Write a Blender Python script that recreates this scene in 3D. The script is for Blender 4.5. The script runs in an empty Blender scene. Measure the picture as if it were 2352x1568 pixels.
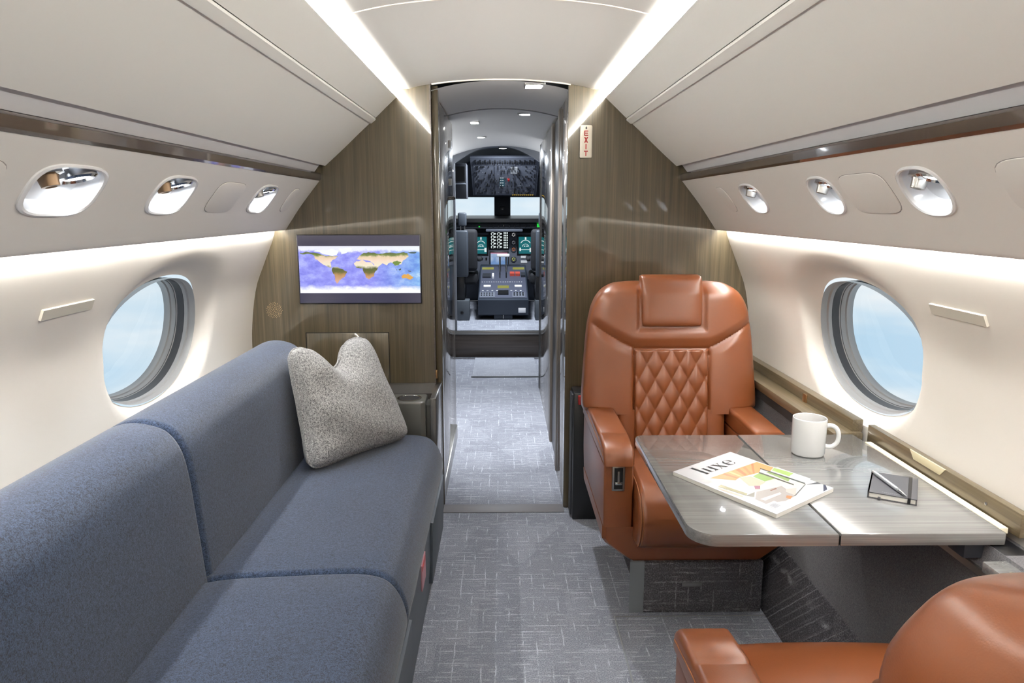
import bpy, bmesh, math, random
from mathutils import Vector, Matrix
random.seed(7)
SC = bpy.context.scene
COL = SC.collection

# ------------------------------------------------------------------ camera
F_PX, VX, VY, EYE = 1650.0, 1152.0, 480.0, 1.37
PITCH = math.atan((784.0 - VY) / F_PX)
YAW = math.atan((1176.0 - VX) * math.cos(PITCH) / F_PX)
fw = Vector((math.sin(YAW) * math.cos(PITCH), math.cos(YAW) * math.cos(PITCH), -math.sin(PITCH)))
rt = Vector((math.cos(YAW), -math.sin(YAW), 0))
up = rt.cross(fw)
cd = bpy.data.cameras.new('camera')
cd.sensor_width = 36.0
cd.lens = F_PX / 2352.0 * 36.0
cd.clip_start = 0.02
cam = bpy.data.objects.new('camera', cd)
COL.objects.link(cam)
M = Matrix((rt, up, -fw)).transposed().to_4x4()
M.translation = Vector((0, 0, EYE))
cam.matrix_world = M
SC.camera = cam

# ------------------------------------------------------------------ exposure, sampling quality
vs = SC.view_settings
vs.view_transform = 'Standard'
vs.look = 'None'
vs.gamma = 1.0
vs.use_curve_mapping = False
vs.exposure = 0.0
cy = SC.cycles
cy.use_denoising = True
cy.max_bounces = 10
cy.diffuse_bounces = 6
cy.glossy_bounces = 5
cy.transparent_max_bounces = 8
cy.sample_clamp_indirect = 6.0
cy.caustics_reflective = False
cy.caustics_refractive = False

L_CEIL = 150.0      # ceiling cove strips
L_SIDE = 72.0      # side wall cove strips
L_SKY = 1.05


def lin(r, g, b):
    def f(c):
        c /= 255.0
        return c / 12.92 if c <= 0.04045 else ((c + 0.055) / 1.055) ** 2.4
    return (f(r), f(g), f(b), 1.0)


# ------------------------------------------------------------------ node helper
class NT:
    def __init__(s, tree):
        s.t = tree
        s.n = tree.nodes
        s.l = tree.links

    def add(s, typ, **kw):
        nd = s.n.new(typ)
        for k, v in kw.items():
            setattr(nd, k, v)
        return nd

    def set(s, sock, v):
        if hasattr(v, 'links') or hasattr(v, 'is_linked'):
            s.l.new(v, sock)
        else:
            sock.default_value = v

    def math(s, op, a, b=0.0, c=0.0, clamp=False):
        nd = s.add('ShaderNodeMath', operation=op, use_clamp=clamp)
        s.set(nd.inputs[0], a)
        s.set(nd.inputs[1], b)
        s.set(nd.inputs[2], c)
        return nd.outputs[0]

    def mix(s, f, a, b):
        nd = s.add('ShaderNodeMix', data_type='RGBA')
        s.set(nd.inputs['Factor'], f)
        s.set(nd.inputs[6], a)
        s.set(nd.inputs[7], b)
        return nd.outputs[2]

    def pos(s):
        return s.add('ShaderNodeTexCoord').outputs['Object']

    def mapped(s, v, scale=(1, 1, 1), loc=(0, 0, 0)):
        nd = s.add('ShaderNodeMapping')
        s.set(nd.inputs['Vector'], v)
        nd.inputs['Scale'].default_value = scale
        nd.inputs['Location'].default_value = loc
        return nd.outputs[0]

    def noise(s, v, scale=5.0, detail=2.0, rough=0.5):
        nd = s.add('ShaderNodeTexNoise')
        s.set(nd.inputs['Vector'], v)
        nd.inputs['Scale'].default_value = scale
        nd.inputs['Detail'].default_value = detail
        nd.inputs['Roughness'].default_value = rough
        return nd.outputs['Fac']

    def ramp(s, f, stops):
        nd = s.add('ShaderNodeValToRGB')
        s.set(nd.inputs[0], f)
        e = nd.color_ramp.elements
        while len(e) < len(stops):
            e.new(0.5)
        for i, (p, c) in enumerate(stops):
            e[i].position = p
            e[i].color = c
        return nd.outputs[0]

    def sep(s, v):
        nd = s.add('ShaderNodeSeparateXYZ')
        s.set(nd.inputs[0], v)
        return nd.outputs

    def bump(s, h, strength=0.3, dist=0.001):
        nd = s.add('ShaderNodeBump')
        nd.inputs['Strength'].default_value = strength
        nd.inputs['Distance'].default_value = dist
        s.set(nd.inputs['Height'], h)
        return nd.outputs[0]


def mat(name, color=(0.5, 0.5, 0.5, 1), rough=0.5, metal=0.0, coat=0.0, coat_rough=0.03, spec=0.5, emit=None, estr=1.0):
    m = bpy.data.materials.new(name)
    m.use_nodes = True
    b = m.node_tree.nodes['Principled BSDF']
    b.inputs['Base Color'].default_value = color
    b.inputs['Roughness'].default_value = rough
    b.inputs['Metallic'].default_value = metal
    b.inputs['Coat Weight'].default_value = coat
    b.inputs['Coat Roughness'].default_value = coat_rough
    b.inputs['Specular IOR Level'].default_value = spec
    if emit:
        b.inputs['Emission Color'].default_value = emit
        b.inputs['Emission Strength'].default_value = estr
    return m, NT(m.node_tree), b


def plain(*a, **k):
    return mat(*a, **k)[0]


# ------------------------------------------------------------------ sky outside
w = bpy.data.worlds.new('sky')
SC.world = w
w.use_nodes = True
T = NT(w.node_tree)
bg = w.node_tree.nodes['Background']
g = T.add('ShaderNodeTexCoord').outputs['Generated']
c1 = T.noise(T.mapped(g, (1.5, 1.5, 5.0)), 2.2, 4.0, 0.5)
skyc = T.ramp(c1, [(0.36, lin(188, 219, 240)), (0.48, lin(213, 232, 244)), (0.60, lin(240, 246, 249))])
T.l.new(skyc, bg.inputs['Color'])
bg.inputs['Strength'].default_value = L_SKY


# ------------------------------------------------------------------ materials
def wood(name, axis, c_dark, c_mid, c_light, rough=0.3, coat=0.8, k=1.0, spec=0.5):
    m, T, b = mat(name, rough=rough, coat=coat, coat_rough=0.04, spec=spec)
    sc = {'x': (1.2, 60, 60), 'y': (60, 1.2, 60), 'z': (60, 60, 1.2)}[axis]
    sc2 = {'x': (2.5, 260, 260), 'y': (260, 2.5, 260), 'z': (260, 260, 2.5)}[axis]
    p = T.pos()
    a = T.noise(T.mapped(p, tuple(v * k for v in sc)), 1.0, 3.0, 0.6)
    f = T.noise(T.mapped(p, tuple(v * k for v in sc2)), 1.0, 2.0, 0.6)
    v = T.math('ADD', T.math('MULTIPLY', a, 0.6), T.math('MULTIPLY', f, 0.4))
    T.l.new(T.ramp(v, [(0.34, c_dark), (0.5, c_mid), (0.66, c_light)]), b.inputs['Base Color'])
    return m


M_VENEER = wood('bulkhead_veneer', 'z', lin(60, 52, 37), lin(77, 68, 50), lin(93, 83, 63), 0.3, 0.9)
M_TRIM = wood('rail_veneer', 'y', lin(52, 42, 36), lin(66, 54, 46), lin(80, 66, 56), 0.2, 1.0)
M_TRIM.node_tree.nodes['Principled BSDF'].inputs['Coat IOR'].default_value = 1.8
M_LEDGE = wood('ledge_veneer', 'y', lin(84, 73, 54), lin(101, 89, 68), lin(116, 103, 80), 0.3, 0.5)
M_TABLE = wood('table_veneer', 'x', lin(112, 112, 111), lin(127, 127, 126), lin(142, 142, 140), 0.22, 1.0, 1.5)
M_TABLE.node_tree.nodes['Principled BSDF'].inputs['Coat IOR'].default_value = 1.75
M_DARKWOOD = wood('step_veneer', 'x', lin(62, 54, 50), lin(76, 68, 63), lin(90, 81, 76), 0.4, 0.3)


def wall_mat(name, col, bumpy=0.03, rough=0.55):
    m, T, b = mat(name, col, rough)
    n = T.noise(T.pos(), 900, 2.0)
    T.l.new(T.bump(n, bumpy, 0.0006), b.inputs['Normal'])
    return m


M_SIDE = wall_mat('sidewall_fabric', lin(234, 228, 219))
M_PSU = wall_mat('service_panel_paint', lin(226, 222, 216), 0.02, 0.5)
M_CROWN = wall_mat('crown_panel_cloth', lin(233, 231, 225), 0.04, 0.7)
M_CEIL = wall_mat('ceiling_cloth', lin(235, 232, 226), 0.04, 0.7)
M_GREYSTRIP = plain('grey_rail', lin(205, 204, 206), 0.6)
M_SEAM = plain('seam_pale', lin(236, 228, 214), 0.6)
M_WHITE = plain('white_gloss', lin(236, 236, 236), 0.25, coat=0.3)
M_BOWL = plain('lamp_bowl', lin(232, 235, 240), 0.22, coat=0.4)
M_CHROME = plain('chrome', lin(200, 200, 200), 0.12, 1.0)
M_STEEL = plain('brushed_steel', lin(170, 168, 164), 0.32, 1.0)
M_BRASS = plain('brass', lin(160, 128, 90), 0.3, 1.0)
M_BLACK = plain('black_plastic', lin(16, 17, 20), 0.35)
M_DARK = plain('dark_gap', lin(8, 8, 8), 0.8)
M_GREY = plain('grey_plastic', lin(120, 122, 124), 0.4)
M_RINGL = plain('window_ring_light', lin(168, 168, 168), 0.4, 0.2)
M_RINGD = plain('window_ring_dark', lin(62, 63, 66), 0.4, 0.1)
M_STRIP = plain('cove_lamp', lin(255, 255, 255), 0.5, emit=(1.0, 0.982, 0.935, 1), estr=L_CEIL)
M_STRIP2 = plain('side_cove_lamp', lin(255, 255, 255), 0.5, emit=(1.0, 0.982, 0.945, 1), estr=L_SIDE)
M_LENS = plain('reading_lens', lin(255, 255, 255), 0.3, emit=(0.93, 0.97, 1.0, 1), estr=40.0)
M_DOWN = plain('downlight_lens', lin(255, 255, 255), 0.3, emit=(1.0, 0.98, 0.95, 1), estr=14.0)
M_RED = plain('red_plastic', lin(190, 40, 35), 0.4)
M_REDINK = plain('red_ink', lin(176, 40, 38), 0.6)
M_INK = plain('black_ink', lin(24, 24, 28), 0.6)
M_SIGN = plain('sign_white', lin(236, 228, 212), 0.4, emit=lin(236, 226, 208), estr=0.12)
M_PAPER = plain('paper_edge', lin(238, 236, 228), 0.7)
M_CUP = plain('cup_ceramic', lin(238, 240, 240), 0.12, coat=0.5)
M_COFFEE = plain('coffee', lin(58, 36, 20), 0.08)
M_NOTE = plain('notebook_cover', lin(74, 74, 78), 0.5)
M_BASE = plain('sofa_base_leather', lin(62, 69, 77), 0.45)

# leather
M_LEATHER, T, b = mat('cognac_leather', lin(122, 66, 33), 0.34, spec=0.5, coat=0.22, coat_rough=0.3)
p = T.pos()
v1 = T.noise(p, 9, 3.0)
T.l.new(T.mix(v1, lin(115, 62, 32), lin(128, 73, 41)), b.inputs['Base Color'])
vo = T.add('ShaderNodeTexVoronoi')
T.l.new(p, vo.inputs['Vector'])
vo.inputs['Scale'].default_value = 520
T.l.new(T.bump(vo.outputs['Distance'], 0.12, 0.0006), b.inputs['Normal'])
M_STITCH = plain('stitching', lin(150, 96, 58), 0.6)


def fabric(name, a, bcol, s1, s2, lo=0.38, hi=0.62, bump=0.4):
    m, T, b = mat(name, a, 0.95, spec=0.2)
    p = T.pos()
    n1 = T.noise(p, s1, 2.0, 0.6)
    n2 = T.noise(p, s2, 3.0, 0.6)
    v = T.math('ADD', T.math('MULTIPLY', n1, 0.65), T.math('MULTIPLY', n2, 0.35))
    T.l.new(T.ramp(v, [(lo, a), (hi, bcol)]), b.inputs['Base Color'])
    T.l.new(T.bump(n1, bump, 0.0012), b.inputs['Normal'])
    b.inputs['Sheen Weight'].default_value = 0.25
    b.inputs['Sheen Roughness'].default_value = 0.5
    return m


M_FELT = fabric('sofa_felt', lin(12, 20, 34), lin(57, 71, 96), 420, 140)
M_BOUCLE = fabric('boucle', lin(70, 70, 72), lin(186, 184, 182), 400, 160, 0.40, 0.60, 0.8)
M_DADO = fabric('dado_fabric', lin(66, 65, 70), lin(106, 104, 106), 600, 220, 0.4, 0.6, 0.3)


def carpet(name, base, light, dark, gain=1.0):
    m, T, b = mat(name, base, 0.95, spec=0.15)
    p = T.pos()
    x, y, z = T.sep(p)
    yz = T.math('ADD', y, z)
    wob = T.math('MULTIPLY', T.math('SUBTRACT', T.noise(p, 22, 2.0), 0.5), 0.008)

    def threads(c, other, freq, width, sc):
        f = T.math('FRACT', T.math('MULTIPLY', T.math('ADD', c, wob), freq))
        d = T.math('ABSOLUTE', T.math('SUBTRACT', f, 0.5))
        line = T.math('SUBTRACT', 1.0, T.math('DIVIDE', d, width), clamp=True)
        cid = T.math('FLOOR', T.math('MULTIPLY', T.math('ADD', c, wob), freq))
        cv = T.add('ShaderNodeCombineXYZ')
        T.set(cv.inputs[0], T.math('MULTIPLY', other, sc))
        T.set(cv.inputs[1], T.math('MULTIPLY', cid, 7.31))
        n = T.noise(cv.outputs[0], 1.0, 3.0, 0.7)
        on = T.math('MULTIPLY', T.math('SUBTRACT', n, 0.50), 8.0, clamp=True)
        return T.math('MULTIPLY', line, on)
    t1 = threads(x, yz, 23.0, 0.07, 10.0)
    t2 = threads(yz, x, 29.0, 0.11, 8.0)
    t3 = threads(yz, x, 61.0, 0.30, 9.0)
    sp = T.noise(p, 260, 2.0, 0.7)
    blk = T.add('ShaderNodeTexVoronoi', distance='CHEBYCHEV')
    T.l.new(T.mapped(p, (7, 4, 4)), blk.inputs['Vector'])
    blk.inputs['Scale'].default_value = 1.0
    bc = T.sep(blk.outputs['Color'])[0]
    tone = T.math('ADD', T.math('MULTIPLY', bc, 0.08), T.math('MULTIPLY', sp, 0.95))
    col = T.ramp(tone, [(0.28, dark), (0.52, base), (0.86, light)])
    br = T.noise(p, 420, 1.0)
    lines = T.math('MAXIMUM', T.math('MAXIMUM', t1, t2), T.math('MULTIPLY', t3, 0.45))
    dots = T.math('MULTIPLY', T.math('SUBTRACT', T.noise(p, 170, 2.0, 0.7), 0.30), 3.6, clamp=True)
    lf = T.math('MULTIPLY', T.math('MULTIPLY', lines, dots), T.math('ADD', 0.85, br), clamp=True)
    T.l.new(T.mix(lf, col, light), b.inputs['Base Color'])
    h = T.math('ADD', T.math('MULTIPLY', sp, 0.7), T.math('MULTIPLY', lines, -0.4))
    T.l.new(T.bump(h, 0.6, 0.004), b.inputs['Normal'])
    return m


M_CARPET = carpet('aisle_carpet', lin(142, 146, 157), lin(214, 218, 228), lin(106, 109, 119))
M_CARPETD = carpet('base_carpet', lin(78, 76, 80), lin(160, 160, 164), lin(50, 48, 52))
M_MAT = carpet('entry_mat', lin(158, 162, 172), lin(190, 194, 203), lin(134, 138, 148))


def lacquer(name, col, f0=0.35, rough=0.05):
    m, T, b = mat(name, col, 0.3)
    gl = T.add('ShaderNodeBsdfGlossy')
    gl.inputs['Color'].default_value = (0.8, 0.78, 0.75, 1)
    gl.inputs['Roughness'].default_value = rough
    mx = T.add('ShaderNodeMixShader')
    fr = T.add('ShaderNodeLayerWeight')
    fr.inputs['Blend'].default_value = f0
    T.l.new(fr.outputs['Fresnel'], mx.inputs[0])
    T.l.new(b.outputs[0], mx.inputs[1])
    T.l.new(gl.outputs[0], mx.inputs[2])
    T.l.new(mx.outputs[0], T.n['Material Output'].inputs['Surface'])
    return m


M_LACQ = lacquer('polished_lacquer', lin(84, 78, 72), 0.45, 0.015)
M_LACQL = lacquer('polished_lacquer_grey', lin(70, 69, 68), 0.32, 0.08)

# thin clear pane
M_GLASS = bpy.data.materials.new('clear_pane')
M_GLASS.use_nodes = True
T = NT(M_GLASS.node_tree)
T.n.remove(T.n['Principled BSDF'])
tr = T.add('ShaderNodeBsdfTransparent')
gl = T.add('ShaderNodeBsdfGlossy')
gl.inputs['Roughness'].default_value = 0.02
fr = T.add('ShaderNodeFresnel')
fr.inputs['IOR'].default_value = 1.25
mx = T.add('ShaderNodeMixShader')
T.l.new(fr.outputs[0], mx.inputs[0])
T.l.new(tr.outputs[0], mx.inputs[1])
T.l.new(gl.outputs[0], mx.inputs[2])
T.l.new(mx.outputs[0], T.n['Material Output'].inputs['Surface'])


def glow(name, col, s=1.0):
    return plain(name, (0.01, 0.01, 0.01, 1), 0.25, emit=col, estr=s)


# ------------------------------------------------------------------ mesh helpers
LOC = {}


def link(o, parent=None):
    COL.objects.link(o)
    if parent is not None:
        o.parent = parent
    return o


def thing(name, label, cat, loc=(0, 0, 0), group=None):
    o = bpy.data.objects.new(name, None)
    o.empty_display_size = 0.05
    COL.objects.link(o)
    o.location = loc
    o['label'] = label
    o['category'] = cat
    if group:
        o['group'] = group
    LOC[o.name] = Vector(loc)
    return o


def finish(name, me, m, parent, sharp=35):
    me.validate()
    me.update()
    if sharp is not None:
        me.shade_smooth()
        me.set_sharp_from_angle(angle=math.radians(sharp))
    me.materials.append(m)
    o = bpy.data.objects.new(name, me)
    if parent is not None:
        r = parent
        while r.parent is not None:
            r = r.parent
        off = LOC.get(r.name)
        if off is not None and off.length > 0:
            me.transform(Matrix.Translation(-off))
    return link(o, parent)


def mk(name, V, Fc, m, parent=None, sharp=35):
    me = bpy.data.meshes.new(name)
    me.from_pydata([tuple(v) for v in V], [], Fc)
    return finish(name, me, m, parent, sharp)


def from_bm(name, bm, m, parent=None, sharp=35):
    bmesh.ops.recalc_face_normals(bm, faces=bm.faces)
    me = bpy.data.meshes.new(name)
    bm.to_mesh(me)
    bm.free()
    return finish(name, me, m, parent, sharp)


def bm_box(bm, lo, hi, bevel=0.0, seg=2, rot=None, mtx=None):
    lo, hi = Vector(lo), Vector(hi)
    c = (lo + hi) / 2
    r = bmesh.ops.create_cube(bm, size=1.0)
    vv = r['verts']
    for v in vv:
        v.co = Vector((v.co.x * (hi.x - lo.x), v.co.y * (hi.y - lo.y), v.co.z * (hi.z - lo.z)))
        if rot is not None:
            v.co = rot @ v.co
        v.co += c
        if mtx is not None:
            v.co = mtx @ v.co
    if bevel > 0:
        ed = list({e for v in vv for e in v.link_edges})
        bmesh.ops.bevel(bm, geom=ed, offset=bevel, segments=seg, profile=0.5, affect='EDGES', clamp_overlap=True)


def box(name, lo, hi, m, parent=None, bevel=0.003, seg=2, rot=None, mtx=None):
    bm = bmesh.new()
    bm_box(bm, lo, hi, bevel, seg, rot, mtx)
    return from_bm(name, bm, m, parent)


def boxes(name, items, m, parent=None, bevel=0.0):
    bm = bmesh.new()
    for lo, hi in items:
        bm_box(bm, lo, hi, bevel, 1)
    return from_bm(name, bm, m, parent)


def loft(name, rings, m, parent=None, cap=True, sharp=40, closed=True):
    V, Fc = [], []
    n = len(rings[0])
    for r in rings:
        V += [tuple(q) for q in r]
    for i in range(len(rings) - 1):
        for j in range(n if closed else n - 1):
            k = (j + 1) % n
            Fc.append((i * n + j, i * n + k, (i + 1) * n + k, (i + 1) * n + j))
    if cap:
        Fc.append(tuple(range(n - 1, -1, -1)))
        Fc.append(tuple(range((len(rings) - 1) * n, len(rings) * n)))
    bm = bmesh.new()
    vs_ = [bm.verts.new(v) for v in V]
    for f in Fc:
        try:
            bm.faces.new([vs_[i] for i in f])
        except ValueError:
            pass
    return from_bm(name, bm, m, parent, sharp)


def prism(name, poly, axis, a, b_, m, parent=None, bevel=0.0, seg=2, sharp=35):
    """poly of 2D points extruded along axis between a and b_."""
    def P(q, t):
        return {'y': (q[0], t, q[1]), 'x': (t, q[0], q[1]), 'z': (q[0], q[1], t)}[axis]
    bm = bmesh.new()
    v0 = [bm.verts.new(P(q, a)) for q in poly]
    v1 = [bm.verts.new(P(q, b_)) for q in poly]
    n = len(poly)
    bm.faces.new(v0)
    bm.faces.new(v1[::-1])
    for i in range(n):
        bm.faces.new((v0[i], v0[(i + 1) % n], v1[(i + 1) % n], v1[i]))
    if bevel:
        bmesh.ops.recalc_face_normals(bm, faces=bm.faces)
        ed = [e for e in bm.edges if (e.verts[0] in v0) == (e.verts[1] in v0)]
        bmesh.ops.bevel(bm, geom=ed, offset=bevel, segments=seg, profile=0.5, affect='EDGES', clamp_overlap=True)
    return from_bm(name, bm, m, parent, sharp)


def tube(name, pts, r, m, parent=None, n=10, cap=True, closed=False):
    rings = []
    pts = [Vector(q) for q in pts]
    N = len(pts)
    prev = None
    for i, q in enumerate(pts):
        if closed:
            t = (pts[(i + 1) % N] - pts[i - 1]).normalized()
        else:
            t = (pts[min(i + 1, N - 1)] - pts[max(i - 1, 0)]).normalized()
        if prev is None:
            a = t.orthogonal().normalized()
        else:
            a = (prev - t * prev.dot(t)).normalized()
        prev = a
        b2 = t.cross(a)
        rr = r[i] if isinstance(r, (list, tuple)) else r
        rings.append([q + (a * math.cos(2 * math.pi * k / n) + b2 * math.sin(2 * math.pi * k / n)) * rr for k in range(n)])
    if closed:
        rings.append(rings[0])
    return loft(name, rings, m, parent, cap and not closed, 50)


def lathe(name, prof, c, m, parent=None, n=32, axis=Vector((0, 0, 1)), cap=True):
    axis = Vector(axis).normalized()
    a = axis.orthogonal().normalized()
    b2 = axis.cross(a)
    c = Vector(c)
    rings = [[c + axis * h + (a * math.cos(2 * math.pi * k / n) + b2 * math.sin(2 * math.pi * k / n)) * r for k in range(n)] for r, h in prof]
    return loft(name, rings, m, parent, cap, 40)


def smoothstep(a, b2, x):
    t = max(0.0, min(1.0, (x - a) / (b2 - a)))
    return t * t * (3 - 2 * t)


def spline(pts, n):
    """Catmull-Rom through pts, n samples."""
    P = [Vector(q) for q in pts]
    P = [2 * P[0] - P[1]] + P + [2 * P[-1] - P[-2]]
    out = []
    S = len(P) - 3
    for i in range(n):
        u = i / (n - 1) * S
        k = min(int(u), S - 1)
        t = u - k
        a, b2, c, d = P[k], P[k + 1], P[k + 2], P[k + 3]
        out.append(0.5 * ((2 * b2) + (c - a) * t + (2 * a - 5 * b2 + 4 * c - d) * t * t + (3 * b2 - a - 3 * c + d) * t ** 3))
    return out


def interp(tab, x):
    if x <= tab[0][0]:
        return tab[0][1]
    for (a, va), (b2, vb) in zip(tab, tab[1:]):
        if x <= b2:
            t = (x - a) / (b2 - a)
            return va + (vb - va) * t
    return tab[-1][1]


def structure(o):
    o['kind'] = 'structure'
    return o


# arc-length surface made from a 2D profile swept along Y
class Swept:
    def __init__(s, pts, side, n=80):
        s.side = side
        q = spline([Vector((a, b2, 0)) for a, b2 in pts], n) if len(pts) > 2 else [Vector((a, b2, 0)) for a, b2 in pts]
        s.p = q
        s.l = [0.0]
        for a, b2 in zip(q, q[1:]):
            s.l.append(s.l[-1] + (b2 - a).length)
        s.L = s.l[-1]

    def at(s, u, v, d=0.0):
        """u along Y, v along the profile, d pushed outboard."""
        v = max(0.0, min(s.L, v))
        for i in range(len(s.p) - 1):
            if v <= s.l[i + 1] + 1e-9:
                break
        t = (v - s.l[i]) / (s.l[i + 1] - s.l[i])
        q = s.p[i].lerp(s.p[i + 1], t)
        tg = (s.p[min(i + 2, len(s.p) - 1)] - s.p[max(i - 1, 0)]).normalized()
        nx, nz = -tg.y, tg.x     # outboard normal for a profile running downwards
        if nx < 0:
            nx, nz = -nx, -nz
        return Vector((s.side * (q.x + nx * d), u, q.y + nz * d))

    def v_at_z(s, z):
        for i in range(len(s.p) - 1):
            if (s.p[i].y - z) * (s.p[i + 1].y - z) <= 0:
                t = (s.p[i].y - z) / (s.p[i].y - s.p[i + 1].y)
                return s.l[i] + t * (s.l[i + 1] - s.l[i])
        return 0


def holed(name, S, u0, u1, v0, v1, holes, m, parent=None, nv=28, rings=((0.0, 0), (1.0, 0)), sharp=50):
    """a swept surface from u0 to u1 with super-elliptic holes; each hole dict: cu cv ru rv n tw depth(r, dv)"""
    V, Fc = [], []

    def add(q):
        V.append(tuple(q))
        return len(V) - 1

    def strip(a, b2, nu):
        idx = [[add(S.at(a + (b2 - a) * i / nu, v0 + (v1 - v0) * j / nv)) for j in range(nv + 1)] for i in range(nu + 1)]
        for i in range(nu):
            for j in range(nv):
                Fc.append((idx[i][j], idx[i + 1][j], idx[i + 1][j + 1], idx[i][j + 1]))
    cur = u0
    for h in sorted(holes, key=lambda k: k['cu']):
        a, b2 = h['cu'] - h['tw'], h['cu'] + h['tw']
        if a > cur + 1e-6:
            strip(cur, a, 4)
        cur = b2
        nu = 24
        per = [(a + (b2 - a) * i / nu, v0) for i in range(nu)] + [(b2, v0 + (v1 - v0) * j / nv) for j in range(nv)]
        per += [(b2 - (b2 - a) * i / nu, v1) for i in range(nu)] + [(a, v1 - (v1 - v0) * j / nv) for j in range(nv)]
        n = h.get('n', 2.0)
        R = 14
        prev = None
        for k in range(R + 1):
            t = (k / R) ** 1.6
            row = []
            for (pu, pv) in per:
                du, dv = pu - h['cu'], pv - h['cv']
                r = ((abs(du) / h['ru']) ** n + (abs(dv) / h['rv']) ** n) ** (1 / n)
                s = (1 / r) * (1 - t) + t
                uu, vv = h['cu'] + du * s, h['cv'] + dv * s
                row.append(add(S.at(uu, vv, h['depth'](r * s, (vv - h['cv']) / h['rv']) if h.get('depth') else 0.0)))
            if prev:
                q = len(row)
                for j in range(q):
                    Fc.append((prev[j], prev[(j + 1) % q], row[(j + 1) % q], row[j]))
            prev = row
    if cur < u1 - 1e-6:
        strip(cur, u1, 4)
    me = bpy.data.meshes.new(name)
    me.from_pydata(V, [], Fc)
    bm = bmesh.new()
    bm.from_mesh(me)
    bmesh.ops.remove_doubles(bm, verts=bm.verts, dist=1e-5)
    bm.to_mesh(me)
    bm.free()
    return finish(name, me, m, parent, sharp)


def ring_on(name, S, h, steps, m, parent=None, N=64, cap=False):
    """sweep steps [(scale, depth)] round the outline of hole h on surface S"""
    n = h.get('n', 2.0)
    rings = []
    for sc, d in steps:
        r = []
        for k in range(N):
            a = 2 * math.pi * k / N
            c, s_ = math.cos(a), math.sin(a)
            q = ((abs(c) / h['ru']) ** n + (abs(s_) / h['rv']) ** n) ** (-1 / n)
            base = S.at(h['cu'] + c * q * sc, h['cv'] + s_ * q * sc, 0)
            nrm = (S.at(h['cu'], h['cv'], 1.0) - S.at(h['cu'], h['cv'], 0.0))
            r.append(base + nrm * d)
        rings.append(r)
    V, Fc = [], []
    for r in rings:
        V += r
    for i in range(len(rings) - 1):
        for j in range(N):
            k = (j + 1) % N
            Fc.append((i * N + j, i * N + k, (i + 1) * N + k, (i + 1) * N + j))
    if cap:
        Fc.append(tuple(range((len(rings) - 1) * N, len(rings) * N)))
    if S.side < 0:
        Fc = [f[::-1] for f in Fc]
    return mk(name, V, Fc, m, parent, 40)


Y0, YB = -2.2, 3.16       # aft end of the cabin, forward bulkhead
SIDES = (('left', -1), ('right', 1))

# ------------------------------------------------------------------ floor and shell
floor = structure(box('floor', (-1.15, Y0, -0.03), (1.15, 6.62, 0.0), M_CARPET, None, 0.0))
box('threshold_strip', (-0.28, 3.10, 0.0), (0.285, 3.19, 0.004), plain('threshold', lin(126, 124, 128), 0.5), floor, 0.001)
tube('carpet_seam', [(0.383, -1.0, 0.0), (0.383, 2.24, 0.0)], 0.0035, plain('carpet_binding', lin(150, 154, 158), 0.7), floor, 6)
tube('carpet_seam', [(0.383, 2.24, 0.0), (0.95, 2.24, 0.0)], 0.003, M_GREY, floor, 6)


def ceil_z(x):
    a = abs(x)
    return 1.906 - 0.19 * a * a - 0.5 * a ** 4 + 0.045 * smoothstep(0.385, 0.50, a)


# centre ceiling panel
us = [-0.53 + 1.06 * i / 40 for i in range(41)]
V, Fc = [], []
YS = [Y0, 0.0, 0.8, 1.98, 3.16]
for yy in YS:
    for x in us:
        V.append((x, yy, ceil_z(x)))
nU = len(us)
for i in range(len(YS) - 1):
    for j in range(nU - 1):
        Fc.append((i * nU + j, i * nU + j + 1, (i + 1) * nU + j + 1, (i + 1) * nU + j))
ceiling = structure(mk('ceiling', V, Fc, M_CEIL))
tube('panel_seam', [(x, 1.98, ceil_z(x) - 0.0005) for x in us if abs(x) < 0.42], 0.0025, M_SEAM, ceiling, 6)
tube('panel_seam', [(x, 0.8, ceil_z(x) - 0.0005) for x in us if abs(x) < 0.42], 0.0025, M_SEAM, ceiling, 6)
tube('panel_seam', [(x, 3.155, ceil_z(x) - 0.002) for x in us if abs(x) < 0.30], 0.004, M_SEAM, ceiling, 6)

SIDE_PROF = [(0.985, 1.335), (0.982, 1.27), (1.032, 1.146), (1.078, 1.03), (1.104, 0.88), (1.112, 0.76), (1.108, 0.60), (1.085, 0.35), (1.02, 0.0)]
WIN = {'left': 2.325, 'right': 2.19}
LIGHTS = {'left': [(1.435, 0.113), (1.895, 0.102), (2.605, 0.10)], 'right': [(1.452, 0.072), (1.897, 0.072), (2.443, 0.085)]}
COVERS = {'left': [(2.26, 0.11), (1.13, 0.11), (2.935, 0.055)], 'right': [(1.677, 0.105), (2.735, 0.05), (1.10, 0.12)]}

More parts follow.
